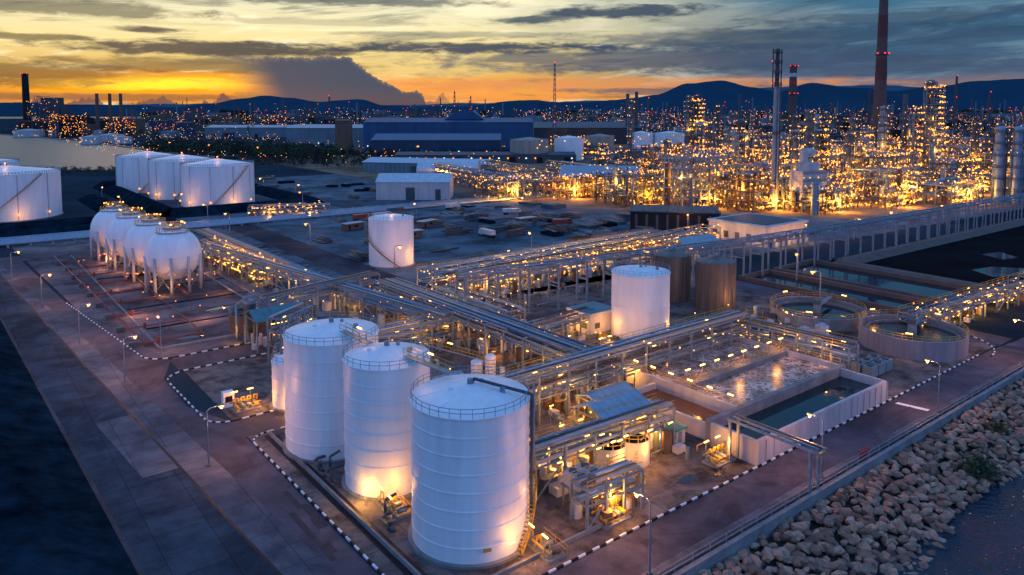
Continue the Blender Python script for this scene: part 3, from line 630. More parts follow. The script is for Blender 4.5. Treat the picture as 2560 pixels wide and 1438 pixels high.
b=MB(); b.bx(0,0,.9,8,7,5,wconc); b.bx(-.3,-.3,5,8.3,7.3,5.5,wconc); b.bx(0.2,.2,5.5,7.8,6.8,5.6,teal); b.bx(-.08,4.5,.9,0,5.6,3,dsteel); b.bx(-.08,1,2,0,2.6,3.2,dsteel); b.bx(1.5,-.08,2,3,0,3.2,dsteel)
b.bx(0,0,0,8,7,.9,conc); b.bx(-1.3,3.8,0,0,6.2,.9,conc)
for k in range(5): b.bx(2+k*.6,-.9,0,2.6+k*.6,-.05,.9-.18*k,yel)
b.rail([(-1.2,3.9,.9),(-1.2,6.2,.9)],yel)
for y in (4,6): b.oct(-.3,y,3.4,.2,bulb)
o=b.ob('electrical_building',W(63,45),A38); plight(o,-2.5,5,3,260); plight(o,3,-2.5,3.2,180)
def hall(name,x0,x1,y0,y1,h,m,roof,rise=3,bays=12,lightsz=0):
    b=MB(); b.bx(x0,y0,0,x1,y1,h,m); ym=(y0+y1)/2
    b.add([(x0,y0-1,h),(x1,y0-1,h),(x1,ym,h+rise),(x0,ym,h+rise),(x0,y1+1,h),(x1,y1+1,h)],[(0,1,2,3),(3,2,5,4),(0,3,4),(1,5,2)],roof)
    for i in range(bays):
        xx=x0+(i+.5)*(x1-x0)/bays; b.bx(xx-.3,y0-.3,0,xx+.3,y0,h-.5,m)
        if i%3==0: b.bx(xx+1.5,y0-.2,0,xx+7,y0,6,blk)
        if lightsz and R()<.6: b.oct(xx,y0-1.5,lightsz,.8,random.choice([bwh,bulb2]))
    b.ob(name,(0,0))
hall('blue_warehouse',-150,-12,785,850,18,blued,mat('blue_roof',(.03,.11,.20),.6),6,14,6)
hall('blue_warehouse',-182,26,905,1010,35,bluew,bluew,5,18,6)
b=MB(); 
b.add([(-85,930,38),(-35,930,38),(-50,930,49),(-68,930,49),(-85,990,38),(-35,990,38),(-50,990,49),(-68,990,49)],[(0,1,2,3),(5,4,7,6),(0,3,7,4),(1,5,6,2),(3,2,6,7)],bluew); b.ob('roof_monitor')
hall('grey_warehouse',-300,-190,985,1060,26,greyw,groof,4,9,6)
hall('dark_warehouse',32,190,1080,1180,24,mat('dark_cladding',(.022,.03,.045),.7),dsteel,8,14,6)
hall('grey_warehouse',-560,-330,1350,1420,18,greyw,groof,4,9)
hall('low_warehouse',-110,60,690,730,8,dsteel,blued,2,20,5)
hall('conveyor_tower',-196,-180,820,836,38,rust,rust,2,2)
for (x,y,r,h,m) in [(16.8,714,18.6,21,beige),(57.2,743,14.6,21.3,white),(100.4,843,16,20,beige),(170,971,16,19.5,white),(205,965,19.5,19.5,white),(-620,1090,14,10,wconc),(-585,1110,14,9,wconc),(-640,1180,20,10,wconc),(-900,1380,25,12,wconc),(-850,1400,22,12,wconc),(-800,1420,20,10,wconc)]:
    b=tank(0,0,r,h,m,bands=3,cone=2.8,n=48,det=False,base=False)
    for k in range(6): a=U(-2.8,-.3); b.oct(r*1.05*math.cos(a),r*1.05*math.sin(a),U(2,h),.5,bulb)
    b.ob('storage_tank',(x,y))
# ------------------------------------------------------------------ equipment near
def pump_skid(u,v,n=4,rot=A38,e=160):
    b=MB(); b.bx(-2.2,-1.3,0,2.2,1.3,.3,conc)
    for i in range(n):
        x=-1.6+i*3.2/max(1,n-1); b.pipe((x,-.9,.8),(x,.3,.8),.3,random.choice([yel,rust,steel]),8); b.cyl(x,.7,.3,1.1,.3,steel,n=8); b.path([(x,.7,1.1),(x,.7,1.9),(x+.6,.7,1.9),(x+.6,1.2,.5)],.1,yel)
    b.rail([(-2.2,-1.3,.3),(2.2,-1.3,.3)],yel,t=.05); b.path([(-2.3,1.1,1.2),(2.3,1.1,1.2)],.14,yel)
    for x in (-1.4,1.2): b.beam((x,1.3,.3),(x,1.3,2.9),.08,steel); b.beam((x-.5,1.2,2.9),(x+.5,1.2,2.9),.15,tube)
    o=b.ob('pump_skid',W(u,v),rot); plight(o,0,-.4,2.6,e)
pump_skid(15,-8.5,5,e=400); pump_skid(38,-7.3,4,e=340); pump_skid(-9,53,4,e=260); pump_skid(20,-5,3,e=220); pump_skid(4.5,-8.5,3,rot=A38+1.5,e=60); pump_skid(-5,9.5,3,rot=A38+1.5,e=120)
pump_skid(95,30,4); pump_skid(60,36,4,e=300); pump_skid(22,55,4,e=250); pump_skid(50,70,4,e=250); pump_skid(34,6,4,e=300); pump_skid(27,28,4,e=250); pump_skid(52,30,4,e=250)
b=MB()
for (x,y) in [(-2,-1.5),(2,-1.5),(-2,1.5),(2,1.5)]: b.beam((x,y,0),(x,y,3),.2,steel)
b.bx(-2.3,-1.8,2.8,2.3,1.8,3,steel); b.bx(-2,-1.5,3.0,-.1,1.5,4.6,wconc); b.bx(.1,-1.5,3.0,2,1.5,4.6,wconc)
for x in (-1.05,1.05):
    for y in (-.75,.75): b.cyl(x,y,4.6,4.8,.55,dsteel,n=14)
for i in range(6): b.bx(-1.9,-1.54,3.2+i*.22,1.9,-1.51,3.28+i*.22,dsteel)
b.ob('chiller_unit',W(14.5,-4),A38)
b=MB()
for (u,v) in [(-7,27),(-7,23),(-6.5,8)]:
    b.path([(u+3,v,1),(u-.5,v,1),(u-1,v,.6),(u-1,v-3,.5)],.22,dsteel,8); b.cyl(u-1,v-2,.2,1.3,.3,dsteel,n=10); b.path([(u,v+1,.5),(u,v+1,2.2),(u+1.5,v+1,2.6)],.18,dsteel,8)
b.ob('tank_pipework',W(0,0),A38)
random.seed(11); b=MB()
for i in range(330):
    u,v=random.choice([(U(12,40),U(-6,18)),(U(12,42),U(22,50)),(U(44,66),U(22,44)),(U(14,70),U(50,78)),(U(84,110),U(14,40)),(U(46,90),U(76,92)),(U(12,36),U(88,130))])
    t_=R()
    if t_<.35: a=random.choice([(1,0),(0,1)]); l=U(2,9); z=U(.3,1.6); b.path([(u,v,.05),(u,v,z),(u+a[0]*l,v+a[1]*l,z),(u+a[0]*l,v+a[1]*l,.05)],U(.06,.16),random.choice([steel,rust,yel,pipem]))
    elif t_<.6: b.cb(u,v,0.02,U(.5,1.8),U(.5,1.4),U(.4,1.6),random.choice([steel,dsteel,wconc,rust]))
    elif t_<.8: b.cyl(u,v,0.02,U(.8,3),U(.25,.8),random.choice([wconc,steel,rust]),n=12)
    else: h=U(2.4,3.5); b.beam((u,v,0),(u,v,h),.08,steel); b.oct(u,v,h,.18,bulb)
pc=b.ob('ground_piping',W(0,0),A38)
for (u,v) in [(18,12),(30,14),(20,28),(34,30),(50,36),(58,28),(28,60),(55,62),(90,28),(104,34),(60,84),(80,86)]: plight(pc,u,v,3,350)
b=MB(); b.bx(-1,-1,0,1,1,2.3,wconc); b.bx(-1.3,-1.3,2.3,1.3,1.3,2.55,green); b.bx(-.6,-1.03,.2,.3,-1,2,steel); b.ob('utility_kiosk',W(38,.6),A38)
b=MB(); b.bx(-.9,-.6,0,.9,.6,2.6,white); b.bx(-.6,-.63,.9,.6,-.6,1.9,blk); b.ob('control_cabinet',W(-11,56),A38)
b=MB(); b.cyl(0,0,.8,4.4,1.0,white,n=20,top=False); b.sph(0,0,4.4,1.0,white,20,6,0,1,.5); b.cyl(0,0,0,.8,.8,steel,n=12)
for i in range(3): b.ring(0,0,1.4+i*1.3,1.03,.08,steel,20)
b.cyl(-2.6,1,.6,3.2,1.1,white,n=20); b.cyl(2.2,.5,.4,2.2,.5,white,n=14)
o=b.ob('pressure_vessel',(-4,134)); text('Y-6216A',.55,(0,-1.03,3.2),(math.pi/2,0,0),o)
for (u,v) in [(93,12),(98,11)]:
    b=MB(); b.cyl(0,0,0,4.5,1.4,wconc,n=20,top=False); b.cyl(0,0,4.5,5.2,1.4,wconc,r1=.2,n=20); b.rrail(0,0,4.4,1.5,steel,n=8); b.ob('chemical_tank',W(u,v))
b=MB(); b.cyl(0,0,3,8.5,1.3,dsteel,n=20); b.cyl(0,0,2,3,.4,dsteel,r1=1.3,n=20); b.cyl(0,0,8.5,9.2,1.5,steel,n=20)
for i in range(4): a=i*1.57+.8; b.beam((1.4*math.cos(a),1.4*math.sin(a),0),(1.4*math.cos(a),1.4*math.sin(a),4),.2,steel)
b.rrail(0,0,9.2,1.6,steel,n=10); b.path([(-3,0,0),(-3,0,8),(0,0,10),(2,0,9)],.3,steel,8)
o=b.ob('filter_silo',W(4,89)); plight(o,-3,-2,2,160)
b=MB()
for i in range(3):
    for j in range(2): b.bx(i*3,j*2.2,.2,i*3+2.4,j*2.2+1.8,2.2,mat('blower_box',(.14,.22,.26),.5)); b.cyl(i*3+1.2,j*2.2+.9,2.2,2.5,.6,dsteel,n=12)
b.ob('blower_units',W(87,-5),A38)
for i in range(34):
    u,v=(U(60,175),U(150,245)) if i%2 else (U(120,230),U(130,180))
    b=MB(); n=random.randint(2,6)
    for k in range(n):
        for j in range(random.randint(1,4)): b.pipe((0,k*.9,.4+j*.7),(U(7,12),k*.9,.4+j*.7),.32,random.choice([rust,dsteel,dsteel]),6)
    b.ob('pipe_stack',W(u,v),A38+random.choice([0,1.57,.1]))
for i in range(44):
    b=MB(); sx,sy=U(3,12),U(3,9); b.bx(0,0,0,sx,sy,U(.6,2),random.choice([rust,dsteel,greyw,dark]))
    for k in range(4): b.beam((U(0,sx),0,2.1),(U(0,sx),sy,2.1),.3,random.choice([rust,steel]))
    u,v=random.choice([(U(110,235),U(300,460)),(U(130,200),U(125,235))]); b.ob('material_stack',W(u,v),A38+U(-.2,.2))
def truck(x,y,rot,c):
    b=MB(); b.bx(-4.5,-1.2,.9,2,1.2,1.2,dsteel); b.bx(-4.5,-1.2,1.2,2,1.2,2.9,c); b.bx(2.2,-1.15,.6,4.2,1.15,2.2,c); b.bx(2.2,-1.1,2.2,3.7,1.1,3.0,c); b.bx(3.7,-1,2.2,3.78,1,2.9,blk); b.bx(2.5,-1.13,2.3,3.5,-1.1,2.9,blk)
    for wx in (-3.6,-2.4,3.2):
        for wy in (-1.2,.9): b.pipe((wx,wy,.5),(wx,wy+.3,.5),.5,blk,12)
    b.ob('truck',(x,y),rot)
cr=mat('truck_red',(.25,.03,.03),.4); cw_=mat('truck_white',(.5,.5,.52),.4)
for (x,y,r,c) in [(-68,333,.7,cr),(-60,338,.7,cw_),(-10,290,2.2,cw_),(22,318,.3,cr),(0,352,.1,cw_),(-30,372,1,cw_)]: truck(x,y,r,c)
for (u,v,r) in [(92,178,0),(112,196,.3),(150,178,0),(84,210,.2)]:
    b=MB(); b.bx(0,0,.3,9,3.5,3,rust); b.bx(-.3,-.3,3,9.3,3.8,3.2,groof); b.bx(1,-.05,.5,2,0,2.5,blk); b.bx(4,-.05,1.4,6,0,2.3,blk); b.ob('site_cabin',W(u,v),A38+r)
b=MB(); 
for (y,zz) in [(0,6.2),(-12.2,6.2)]:
    b.beam((0,y,0),(0,y,zz),.35,steel); b.beam((2,y,0),(2,y,zz),.35,steel)
for x in (0,2): b.beam((x,0.5,6.2),(x,-13.2,6.2),.3,steel)
for k in range(6): b.beam((0,-k*2.4,6.2),(2,-k*2.4,6.2),.15,steel)
b.pipe((.6,0,6.5),(.6,-13,6.5),.15,steel); b.pipe((1.3,0,6.5),(1.3,-13,6.5),.15,rust); b.beam((.2,-13.2,6.0),(1.8,-13.2,6.0),.25,yel)
b.ob('pipe_bridge',W(39,-8.3),A38)
# ------------------------------------------------------------------ street lamps
def lamp(u,v,rot,h=8,e=260,world=False,k=1.0):
    b=MB(); b.cyl(0,0,0,h,.12*k,steel,r1=.07*k,n=8); b.cb(0,0,0,.5,.5,.35,conc)
    b.path([(0,0,h),(.5,0,h+.35),(1.7,0,h+.45)],.06*k,steel); b.cb(2.0,0,h+.33,.75*k,.28*k,.16*k,steel); b.cb(2.0,0,h+.2,.6*k,.26*k,.12,tube)
    b.oct(2.0,0,h+.1,.27*k,bulb2)
    o=b.ob('street_lamp',(u,v) if world else W(u,v),rot)
    plight(o,2.0,0,h-.3,e,(1,.38,.17),.15)
for (u,v,r) in [(-22.5,79,0),(-14,89,1.5),(-19.8,36,0),(-25.5,110,0),(-28.5,149,0),(-32,190,0)]: lamp(u,v,A38+r,e=900)
for (u,v) in [(10.5,-18.6),(81,-19),(45,-18.8),(120,-19.2),(160,-19)]: lamp(u,v,A38+1.57,e=900)
for (u,v) in [(-40,236),(0,236),(45,236),(60,190),(62,130),(120,215),(170,205),(46,270),(46,320),(22,330),(22,380),(131,30),(132,70),(150,48),(200,75),(230,72),(260,70),(300,68),(190,120),(110,122),(90,180),(-70,300),(-90,236),(98,290),(110,330),(110,380)]:
    lamp(u,v,A38+U(0,6),h=8,e=600,k=1.8)
# ------------------------------------------------------------------ sea wall, fence, pipeline, riprap
b=MB(); b.bx(-60,-21.5,.0,420,-21,.9,conc)
for i in range(160): x=-60+i*3; b.beam((x,-20.8,0),(x,-20.8,1.9),.08,steel)
for z in (.7,1.3,1.9): b.beam((-60,-20.8,z),(420,-20.8,z),.05,steel)
b.pipe((-60,-20.2,.6),(420,-20.2,.6),.22,dsteel,8)
for i in range(80): b.bx(-60+i*6,-20.5,0,-59.6+i*6,-19.9,.4,conc)
b.ob('sea_wall',W(0,0),A38)
sheet('ditch',[(-60,-19.2),(420,-19.2),(420,-19.8),(-60,-19.8)],.056,blk)
b=MB()
for k in range(9): b.path([(60+k*.35,-19.5,.05),(60+k*.35,-19.5,1.5)],.05,redb)
b.path([(60,-19.5,1.0),(63,-19.5,1.0)],.1,redb); b.ob('hydrant_manifold',W(-6,0),A38)
rm=bpy.data.materials.new('boulder_rock'); rm.use_nodes=True; t=rm.node_tree; bs=t.nodes['Principled BSDF']; bs.inputs['Roughness'].default_value=.9
ge=t.nodes.new('ShaderNodeNewGeometry'); rp=t.nodes.new('ShaderNodeValToRGB'); rp.color_ramp.elements[0].color=(.13,.08,.06,1); rp.color_ramp.elements[1].color=(.42,.29,.22,1)
t.links.new(ge.outputs['Random Per Island'],rp.inputs[0]); tcx=t.nodes.new('ShaderNodeTexCoord'); nn=t.nodes.new('ShaderNodeTexNoise'); nn.inputs['Scale'].default_value=1.5; nn.inputs['Detail'].default_value=6; t.links.new(tcx.outputs['Object'],nn.inputs['Vector'])
mx=t.nodes.new('ShaderNodeMix'); mx.data_type='RGBA'; mx.blend_type='MULTIPLY'; mx.inputs[0].default_value=.8; rr=t.nodes.new('ShaderNodeValToRGB'); rr.color_ramp.elements[0].position=.3; rr.color_ramp.elements[0].color=(.45,.42,.4,1); rr.color_ramp.elements[1].position=.65
t.links.new(nn.outputs['Fac'],rr.inputs[0]); t.links.new(rp.outputs[0],mx.inputs[6]); t.links.new(rr.outputs[0],mx.inputs[7]); t.links.new(mx.outputs[2],bs.inputs['Base Color'])
bp=t.nodes.new('ShaderNodeBump'); bp.inputs['Strength'].default_value=.5; t.links.new(nn.outputs['Fac'],bp.inputs['Height']); t.links.new(bp.outputs[0],bs.inputs['Normal'])
tb=bmesh.new(); bmesh.ops.create_icosphere(tb,subdivisions=1,radius=1); tv=[v.co.copy() for v in tb.verts]; tf=[[v.index for v in f.verts] for f in tb.faces]; tb.free()
b=MB()
def rock(x,y,z,s):
    rot=Matrix.Rotation(U(0,6.28),3,'Z')@Matrix.Rotation(U(-.6,.6),3,'X'); sc=(s*U(.75,1.3),s*U(.6,1.0),s*U(.45,.75))
    pl=[Vector((U(-1,1),U(-1,1),U(-1,1))).normalized() for _ in range(7)]; dd=[U(.5,.8) for _ in pl]
    o=[]
    for v in tv:
        w=v.copy()*1.05
        for p,d in zip(pl,dd):
            k=w.dot(p)
            if k>d: w-=p*(k-d)
        w=rot@Vector((w.x*sc[0],w.y*sc[1],w.z*sc[2])); o.append((x+w.x,y+w.y,z+w.z))
    b.add(o,tf,rm)
u=-10
while u<175:
    v=-22.2; vend=-33.2+1.6*math.sin(u*.13)
    while v>vend:
        z=-.4-( -22.2-v)*.27
        rock(u+U(-.5,.5),v+U(-.45,.45),z+U(-.2,.35),U(.55,1.25) if u<120 else 1.2); v-=1.02 if u<120 else 1.5
    u+=1.12 if u<120 else 1.6
b.ob('riprap_boulders',W(0,0),A38)
b=MB(); b.add([(-60,-21.6,-.9),(420,-21.6,-.9),(420,-37,-4.8),(-60,-37,-4.8)],[(0,1,2,3)],mat('riprap_bed',(.03,.028,.03),.95)); b.ob('shore_slope',W(0,0),A38)
leaf=mat('foliage',(.03,.06,.025),.9,var=.6,scale=1.0); leafd=mat('foliage_dark',(.010,.022,.018),.95,var=.5,scale=.3)
def bush(b,x,y,z,r,n,m,s):
    for i in range(n):
        a=Vector((random.gauss(0,.45),random.gauss(0,.45),abs(random.gauss(0,.45))))*r; c=Vector((x,y,z))+a
        p=Vector((U(-1,1),U(-1,1),U(-1,1)))*s; q=Vector((U(-1,1),U(-1,1),U(-1,1)))*s
        b.add([tuple(c-p),tuple(c+q),tuple(c+p),tuple(c-q)],[(0,1,2,3)],m)
b=MB(); bush(b,0,0,0,2.4,900,leaf,.22); b.cyl(0,0,-1,.8,.15,rust,r1=.05,n=6); b.ob('shrub',W(68,-30),0,-2)
b=MB(); bush(b,0,0,0,1.8,500,leaf,.2); b.ob('shrub',W(84,-27),0,-1.5)
b=MB()
def tree(b,x,y,h,m):
    b.cyl(x,y,0,h*.5,h*.03,rust,r1=h*.015,n=5)
    for k in range(7): 
        cx,cy,cz=x+random.gauss(0,h*.16),y+random.gauss(0,h*.16),h*U(.35,.85)
        b.beam((x,y,h*.3),(cx,cy,cz),h*.012,rust); bush(b,cx,cy,cz-h*.1,h*.28,16,m,h*.06)
for i in range(360):
    t_=R(); x=-435+t_*260+U(-10,10); y=900-t_*190+U(-45,70); tree(b,x,y,U(8,17),random.choice([leaf,leafd,leafd]))
for i in range(90): tree(b,U(-300,-130),U(620,700),U(5,10),leafd)
for i in range(90): tree(b,U(-400,-270),U(560,606),U(3,6),leaf)
for i in range(70): tree(b,U(-170,30),U(735,775),U(7,12),leafd)
for i in range(260): y=U(1200,3500); tree(b,U(-1100,900)*y/1850*1.0,y,U(8,16),leafd)
b.ob('tree_line')
for (x,y,e_) in [(-330,800,4000),(-260,750,4000),(-400,860,4000),(-100,770,4000)]: lamp(x,y,0,h=12,e=e_,world=True,k=4)
# ------------------------------------------------------------------ refinery
BM=[bulb,bulb,bulb2]
RC=(1,.40,.05)
def structure(x,y,w,d,h,rot,nb,e,br=.34,name='process_structure'):
    b=MB(); lv=5; nx=max(1,int(w/6)); ny=max(1,int(d/6)); t=.45
    mm=random.choice([steel,rust,dsteel,dsteel])
    for i in range(nx+1):
        for j in range(ny+1):
            hh=h*(1 if R()<.6 else U(.4,.9)); X_=-w/2+w*i/nx;Y_=-d/2+d*j/ny
            b.bx(X_-t/2,Y_-t/2,0,X_+t/2,Y_+t/2,hh,mm)
    z=lv
    while z<=h:
        for j in range(ny+1): Y_=-d/2+d*j/ny; b.beam((-w/2,Y_,z),(w/2,Y_,z),t*.8,mm)
        for i in range(nx+1): X_=-w/2+w*i/nx; b.beam((X_,-d/2,z),(X_,d/2,z),t*.8,mm)
        for i in range(nx):
            X_=-w/2+w*i/nx
            if R()<.5: b.beam((X_,-d/2,z-lv),(X_+w/nx,-d/2,z),t*.5,mm)
            if R()<.6:
                k=random.randint(0,ny-1); b.bx(X_+.2,-d/2+d*k/ny+.2,z+.2,X_+w/nx-.2,-d/2+d*(k+1)/ny-.2,z+.3,mm)
                if R()<.6: b.pipe((X_+.5,-d/2+d*(k+.5)/ny,z+1.6),(X_+w/nx-.5,-d/2+d*(k+.5)/ny,z+1.6),U(.6,1.3),random.choice([vessel,steel,pipem]),8)
        b.rail([(-w/2,-d/2-.3,z),(w/2,-d/2-.3,z)],yel if R()<.5 else steel,t=.12,sp=3)
        z+=lv
    for k in range(int(w*d/22)): 
        r=U(.15,.45);xx=U(-w/2,w/2);yy=random.choice([-d/2-.6,U(-d/2,d/2)]); z1,z2=U(0,h),U(0,h); b.path([(xx,yy,z1),(xx,yy,z2),(xx+U(-8,8),yy,z2)],r,random.choice([pipem,vessel,steel,rust]))
    for k in range(int(w*d/120)+1):
        r=U(.8,1.9);hh=U(.5,1.15)*h; xx=U(-w/2,w/2);yy=U(-d/2,d/2); b.cyl(xx,yy,0,hh,r,random.choice([vessel,steel,pipem,rust]),n=12); b.sph(xx,yy,hh,r,steel,12,4,0,1,.5)
    for k in range(nb):
        zz=(random.randint(0,int(h/lv)))*lv+U(1.5,3.2); s=R(); rr_=br*random.choice([.3,.45,.6,.8,1.0,1.35])
        if s<.6: b.oct(U(-w/2,w/2),-d/2-U(.1,.8),zz,rr_,random.choice(BM))
        elif s<.8: b.oct(random.choice([-1,1])*(w/2+.3),U(-d/2,d/2),zz,rr_,random.choice(BM))
        else: b.oct(U(-w/2,w/2),U(-d/2,d/2),zz if R()<.6 else h+1,rr_,random.choice(BM))
    o=b.ob(name,(x,y),rot)
    if e: plight(o,0,-d/2-3,5,e,RC,1); plight(o,U(-w/3,w/3),0,h*.6,e*.7,RC,1)
def column(x,y,h,r,nb=14,m=None,e=0,br=.35,name='distillation_column'):
    b=MB(); m=m or random.choice([steel,vessel,vessel,dsteel]); b.cyl(0,0,0,h*.7,r,m,n=16,top=False); b.cyl(0,0,h*.7,h*.72,r,m,r1=r*.8,n=16,top=False); b.cyl(0,0,h*.72,h,r*.8,m,n=16,top=False); b.sph(0,0,h,r*.8,m,16,4,0,1,.6)
    n=int(h/6)
    for i in range(1,n+1):
        z=i*h/(n+.3); b.cyl(0,0,z-.1,z+.15,r+1.1,dsteel,n=12); b.rrail(0,0,z+.15,r+1.05,dsteel,n=8,t=.12)
        for k in range(max(1,nb//n)): aa=U(3.2,6.2) if R()<.8 else U(0,6.3); b.oct((r+1.2)*math.cos(aa),(r+1.2)*math.sin(aa),z+U(1.2,2.2),br*U(.5,1.1),random.choice(BM))
    b.path([(r+.8,0,0),(r+.8,0,h),(0,0,h+1.4)],.4,vessel); b.path([(-r-.6,-.6,0),(-r-.6,-.6,h*.8)],.25,pipem); b.beam((0,-r-.9,0),(0,-r-.9,h),.35,dsteel)
    o=b.ob(name,(x,y)); 
    if e: plight(o,0,-r-5,h*.4,e,RC,1)
random.seed(21)
for (u,v,w,d,h) in [(205,262,30,14,10),(236,245,26,18,12),(248,205,30,22,18),(262,176,28,24,26),(258,228,26,22,14),(280,150,34,22,18),(300,126,34,18,14),(285,190,30,24,28),(310,165,30,24,20),(335,140,36,22,14),(345,112,40,14,9),(390,100,40,16,10),(330,185,34,24,22),(300,215,34,24,24),(365,165,36,24,18),(400,140,40,22,16),(270,262,34,20,14),(310,250,34,24,18),(350,215,34,24,24),(390,185,36,24,22),(430,160,36,24,20),(440,115,36,20,14),(345,255,30,24,18),(390,235,34,24,22),(430,205,34,24,22),(480,180,40,24,20),(480,135,36,20,16)]:
    x,y=W(u,v); structure(x,y,w,d,h,A38 if R()<.85 else A38+1.57,int(100+w*h*.2),6400)
# tall lit reactor towers standing above the units
for (x,y,w,h) in [(108,425,9,40),(135,446,10,38),(206,495,9,44),(245,515,10,38),(392,690,13,70),(222,890,13,60),(180,470,8,36),(330,610,11,50),(300,520,9,36),(85,470,8,26),(430,760,12,52)]:
    structure(x,y,w,w,h,A38,int(h*3.2),3200,br=.34*max(1,y/480),name='reactor_tower')
for i in range(7):
    u0=215+i*38; lit(rack('pipe_rack',(u0,max(95,262-i*28)),(u0+30,max(95,262-i*28)+150),8,[5,8,11],8,6,1.8,cw=.5,extra=20,br=.36,pr=(.2,.5),dk=True),75,4600,6)
for i in range(4): lit(rack('pipe_rack',(235,150+i*36+60),(520,110+i*36),8,[5,8],9,6,1.6,cw=.5,extra=40,br=.36,pr=(.2,.5),dk=True),75,4600,6)
for (x,y,h,r) in [(115,430,43,2.2),(139,452,43,2.4),(120,440,34,2),(214,900,66,4),(226,905,68,4),(394,700,76,5),(403,705,66,4),(211,500,46,2.3),(239,520,44,2.3),(183,480,46,2.2),(165,430,34,2),(200,440,36,2.2),(300,600,52,3),(350,560,40,2.5),(440,760,58,3.5),(100,480,30,2)]:
    column(x,y,h,r,36,e=2200 if y<600 else 4000)
for (x,y) in [(264,400),(271,396)]: column(x,y,40,3.0,2,pipem)
for i in range(44):
    y=U(520,1150); x=U(.04,.72)*y
    structure(x,y,U(24,50),U(18,36),U(9,22),U(-.3,.9),int(U(60,110)),8500 if i%2 else 0,br=.52)
for i in range(26):
    y=U(560,1300); x=U(.10,.72)*y; column(x,y,U(24,44) if R()<.8 else U(46,58),U(1.6,3),20,br=.5)
b=MB(); b.bx(-7,-5,3,7,5,20,wconc); b.bx(-4,-4,20,4,4,24,wconc); b.cyl(-3,0,24,30,2,wconc,n=14); b.pipe((-3,0,29),(3,0,29),2,wconc,12)
for i in range(5):
    b.bx(-7.4,-5.4,3+i*4,7.4,-5,3.4+i*4,steel); b.rail([(-7.4,-5.4,3.4+i*4),(7.4,-5.4,3.4+i*4)],yel,t=.12)
    for k in range(3): b.oct(U(-7,7),-5.6,5+i*4,.3,bulb)
for (x,y) in [(-7,-5),(7,-5),(-7,5),(7,5),(0,-5)]: b.bx(x-.4,y-.4,0,x+.4,y+.4,3,steel)
o=b.ob('heat_recovery_unit',(147,366),.3); plight(o,0,-9,6,1600,RC); plight(o,9,-4,12,900,RC)
b=MB(); fs_=mat('flare_stack_paint',(.24,.27,.31),.6,var=.2); b.cyl(0,0,0,62,1.7,fs_,r1=1.3,n=16); b.cyl(0,0,62,80,1.1,brick,r1=.9,n=12)
for z in (38,62,68,73,78): b.cyl(0,0,z,z+.3,2.5,dsteel,n=12); b.rrail(0,0,z+.3,2.4,dsteel,n=8,t=.15)
b.path([(2.0,0,0),(2.0,0,78)],.3,dsteel); b.beam((-2.2,0,60),(-2.2,0,80),.5,dsteel); b.beam((0,-1.9,0),(0,-1.9,62),.3,dsteel)
for z in (62,73): b.oct(-2.5,0,z+1,.4,bred)
b.ob('flare_stack',(131,368))
def chimney(x,y,h,r,r1,m=brick,bands=None,lights=(),name='chimney'):
    b=MB(); b.cyl(0,0,0,h,r,m,r1=r1,n=24)
    for z0,z1,mm in (bands or []): f0=r+(r1-r)*z0/h+.15;f1=r+(r1-r)*z1/h+.15; b.cyl(0,0,z0,z1,f0,mm,r1=f1,n=24,top=True)
    for z in lights:
        rr_=r+(r1-r)*z/h; b.cyl(0,0,z-.4,z,rr_+1.6,dsteel,n=16); b.rrail(0,0,z,rr_+1.5,dsteel,n=10,t=.2)
        for a in (-2.6,-1.57,-.5): b.oct((rr_+1.8)*math.cos(a),(rr_+1.8)*math.sin(a),z+1.5,r*.13,bred)
    b.ob(name,(x,y))
bandd=mat('faded_red_band',(.075,.030,.034),.8)
chimney(417,842,210,7.6,3.9,brick,[(84,108,bandd),(132,156,bandd),(180,204,bandd)],(112,))
chimney(453,1200,122,7,5.5,brick,[(116,122,redb),(103,109,wconc),(91,97,redb)],(119,75))
chimney(-1177,1800,138,9,7,blk,None,(136,))
for x in (-838,-812,-790): chimney(x,1500,83,4,3,rust)
for (px,py,yy) in [(1568,235,1100),(1590,230,1100),(2260,235,800),(1848,235,1400),(2170,225,1500),(2560,265,800),(710,245,1600)]: chimney((px-1280)*yy/1850,yy,50+(275-py)*yy/1850,3.2,2.4,random.choice([brick,dsteel]))
def mast(x,y,h,w,name='lattice_mast',t=.6):
    b=MB(); n=int(h/(w*1.3))
    for sx,sy in [(-1,-1),(1,-1),(1,1),(-1,1)]: b.beam((sx*w/2,sy*w/2,0),(sx*w*.12,sy*w*.12,h),t,dsteel)
    for i in range(n):
        z0=h*i/n;z1=h*(i+1)/n;f0=w*(.5-.38*z0/h);f1=w*(.5-.38*z1/h)
        b.beam((-f0,-f0,z0),(f1,-f1,z1),t*.6,dsteel); b.beam((f0,-f0,z0),(-f1,-f1,z1),t*.6,dsteel)
    for z in (h,h*.66,h*.33): b.oct(0,-w*.3,z,1.0,bred)
    b.ob(name,(x,y))
for (px,py,yy) in [(1386,158,900),(1137,228,1500),(2385,190,1300),(825,240,1500),(1177,240,1500),(2470,230,1200),(1620,245,1300)]: mast((px-1280)*yy/1850,yy,50+(275-py)*yy/1850,6 if yy>1000 else 4.5,t=.6 if yy<1000 else .9)
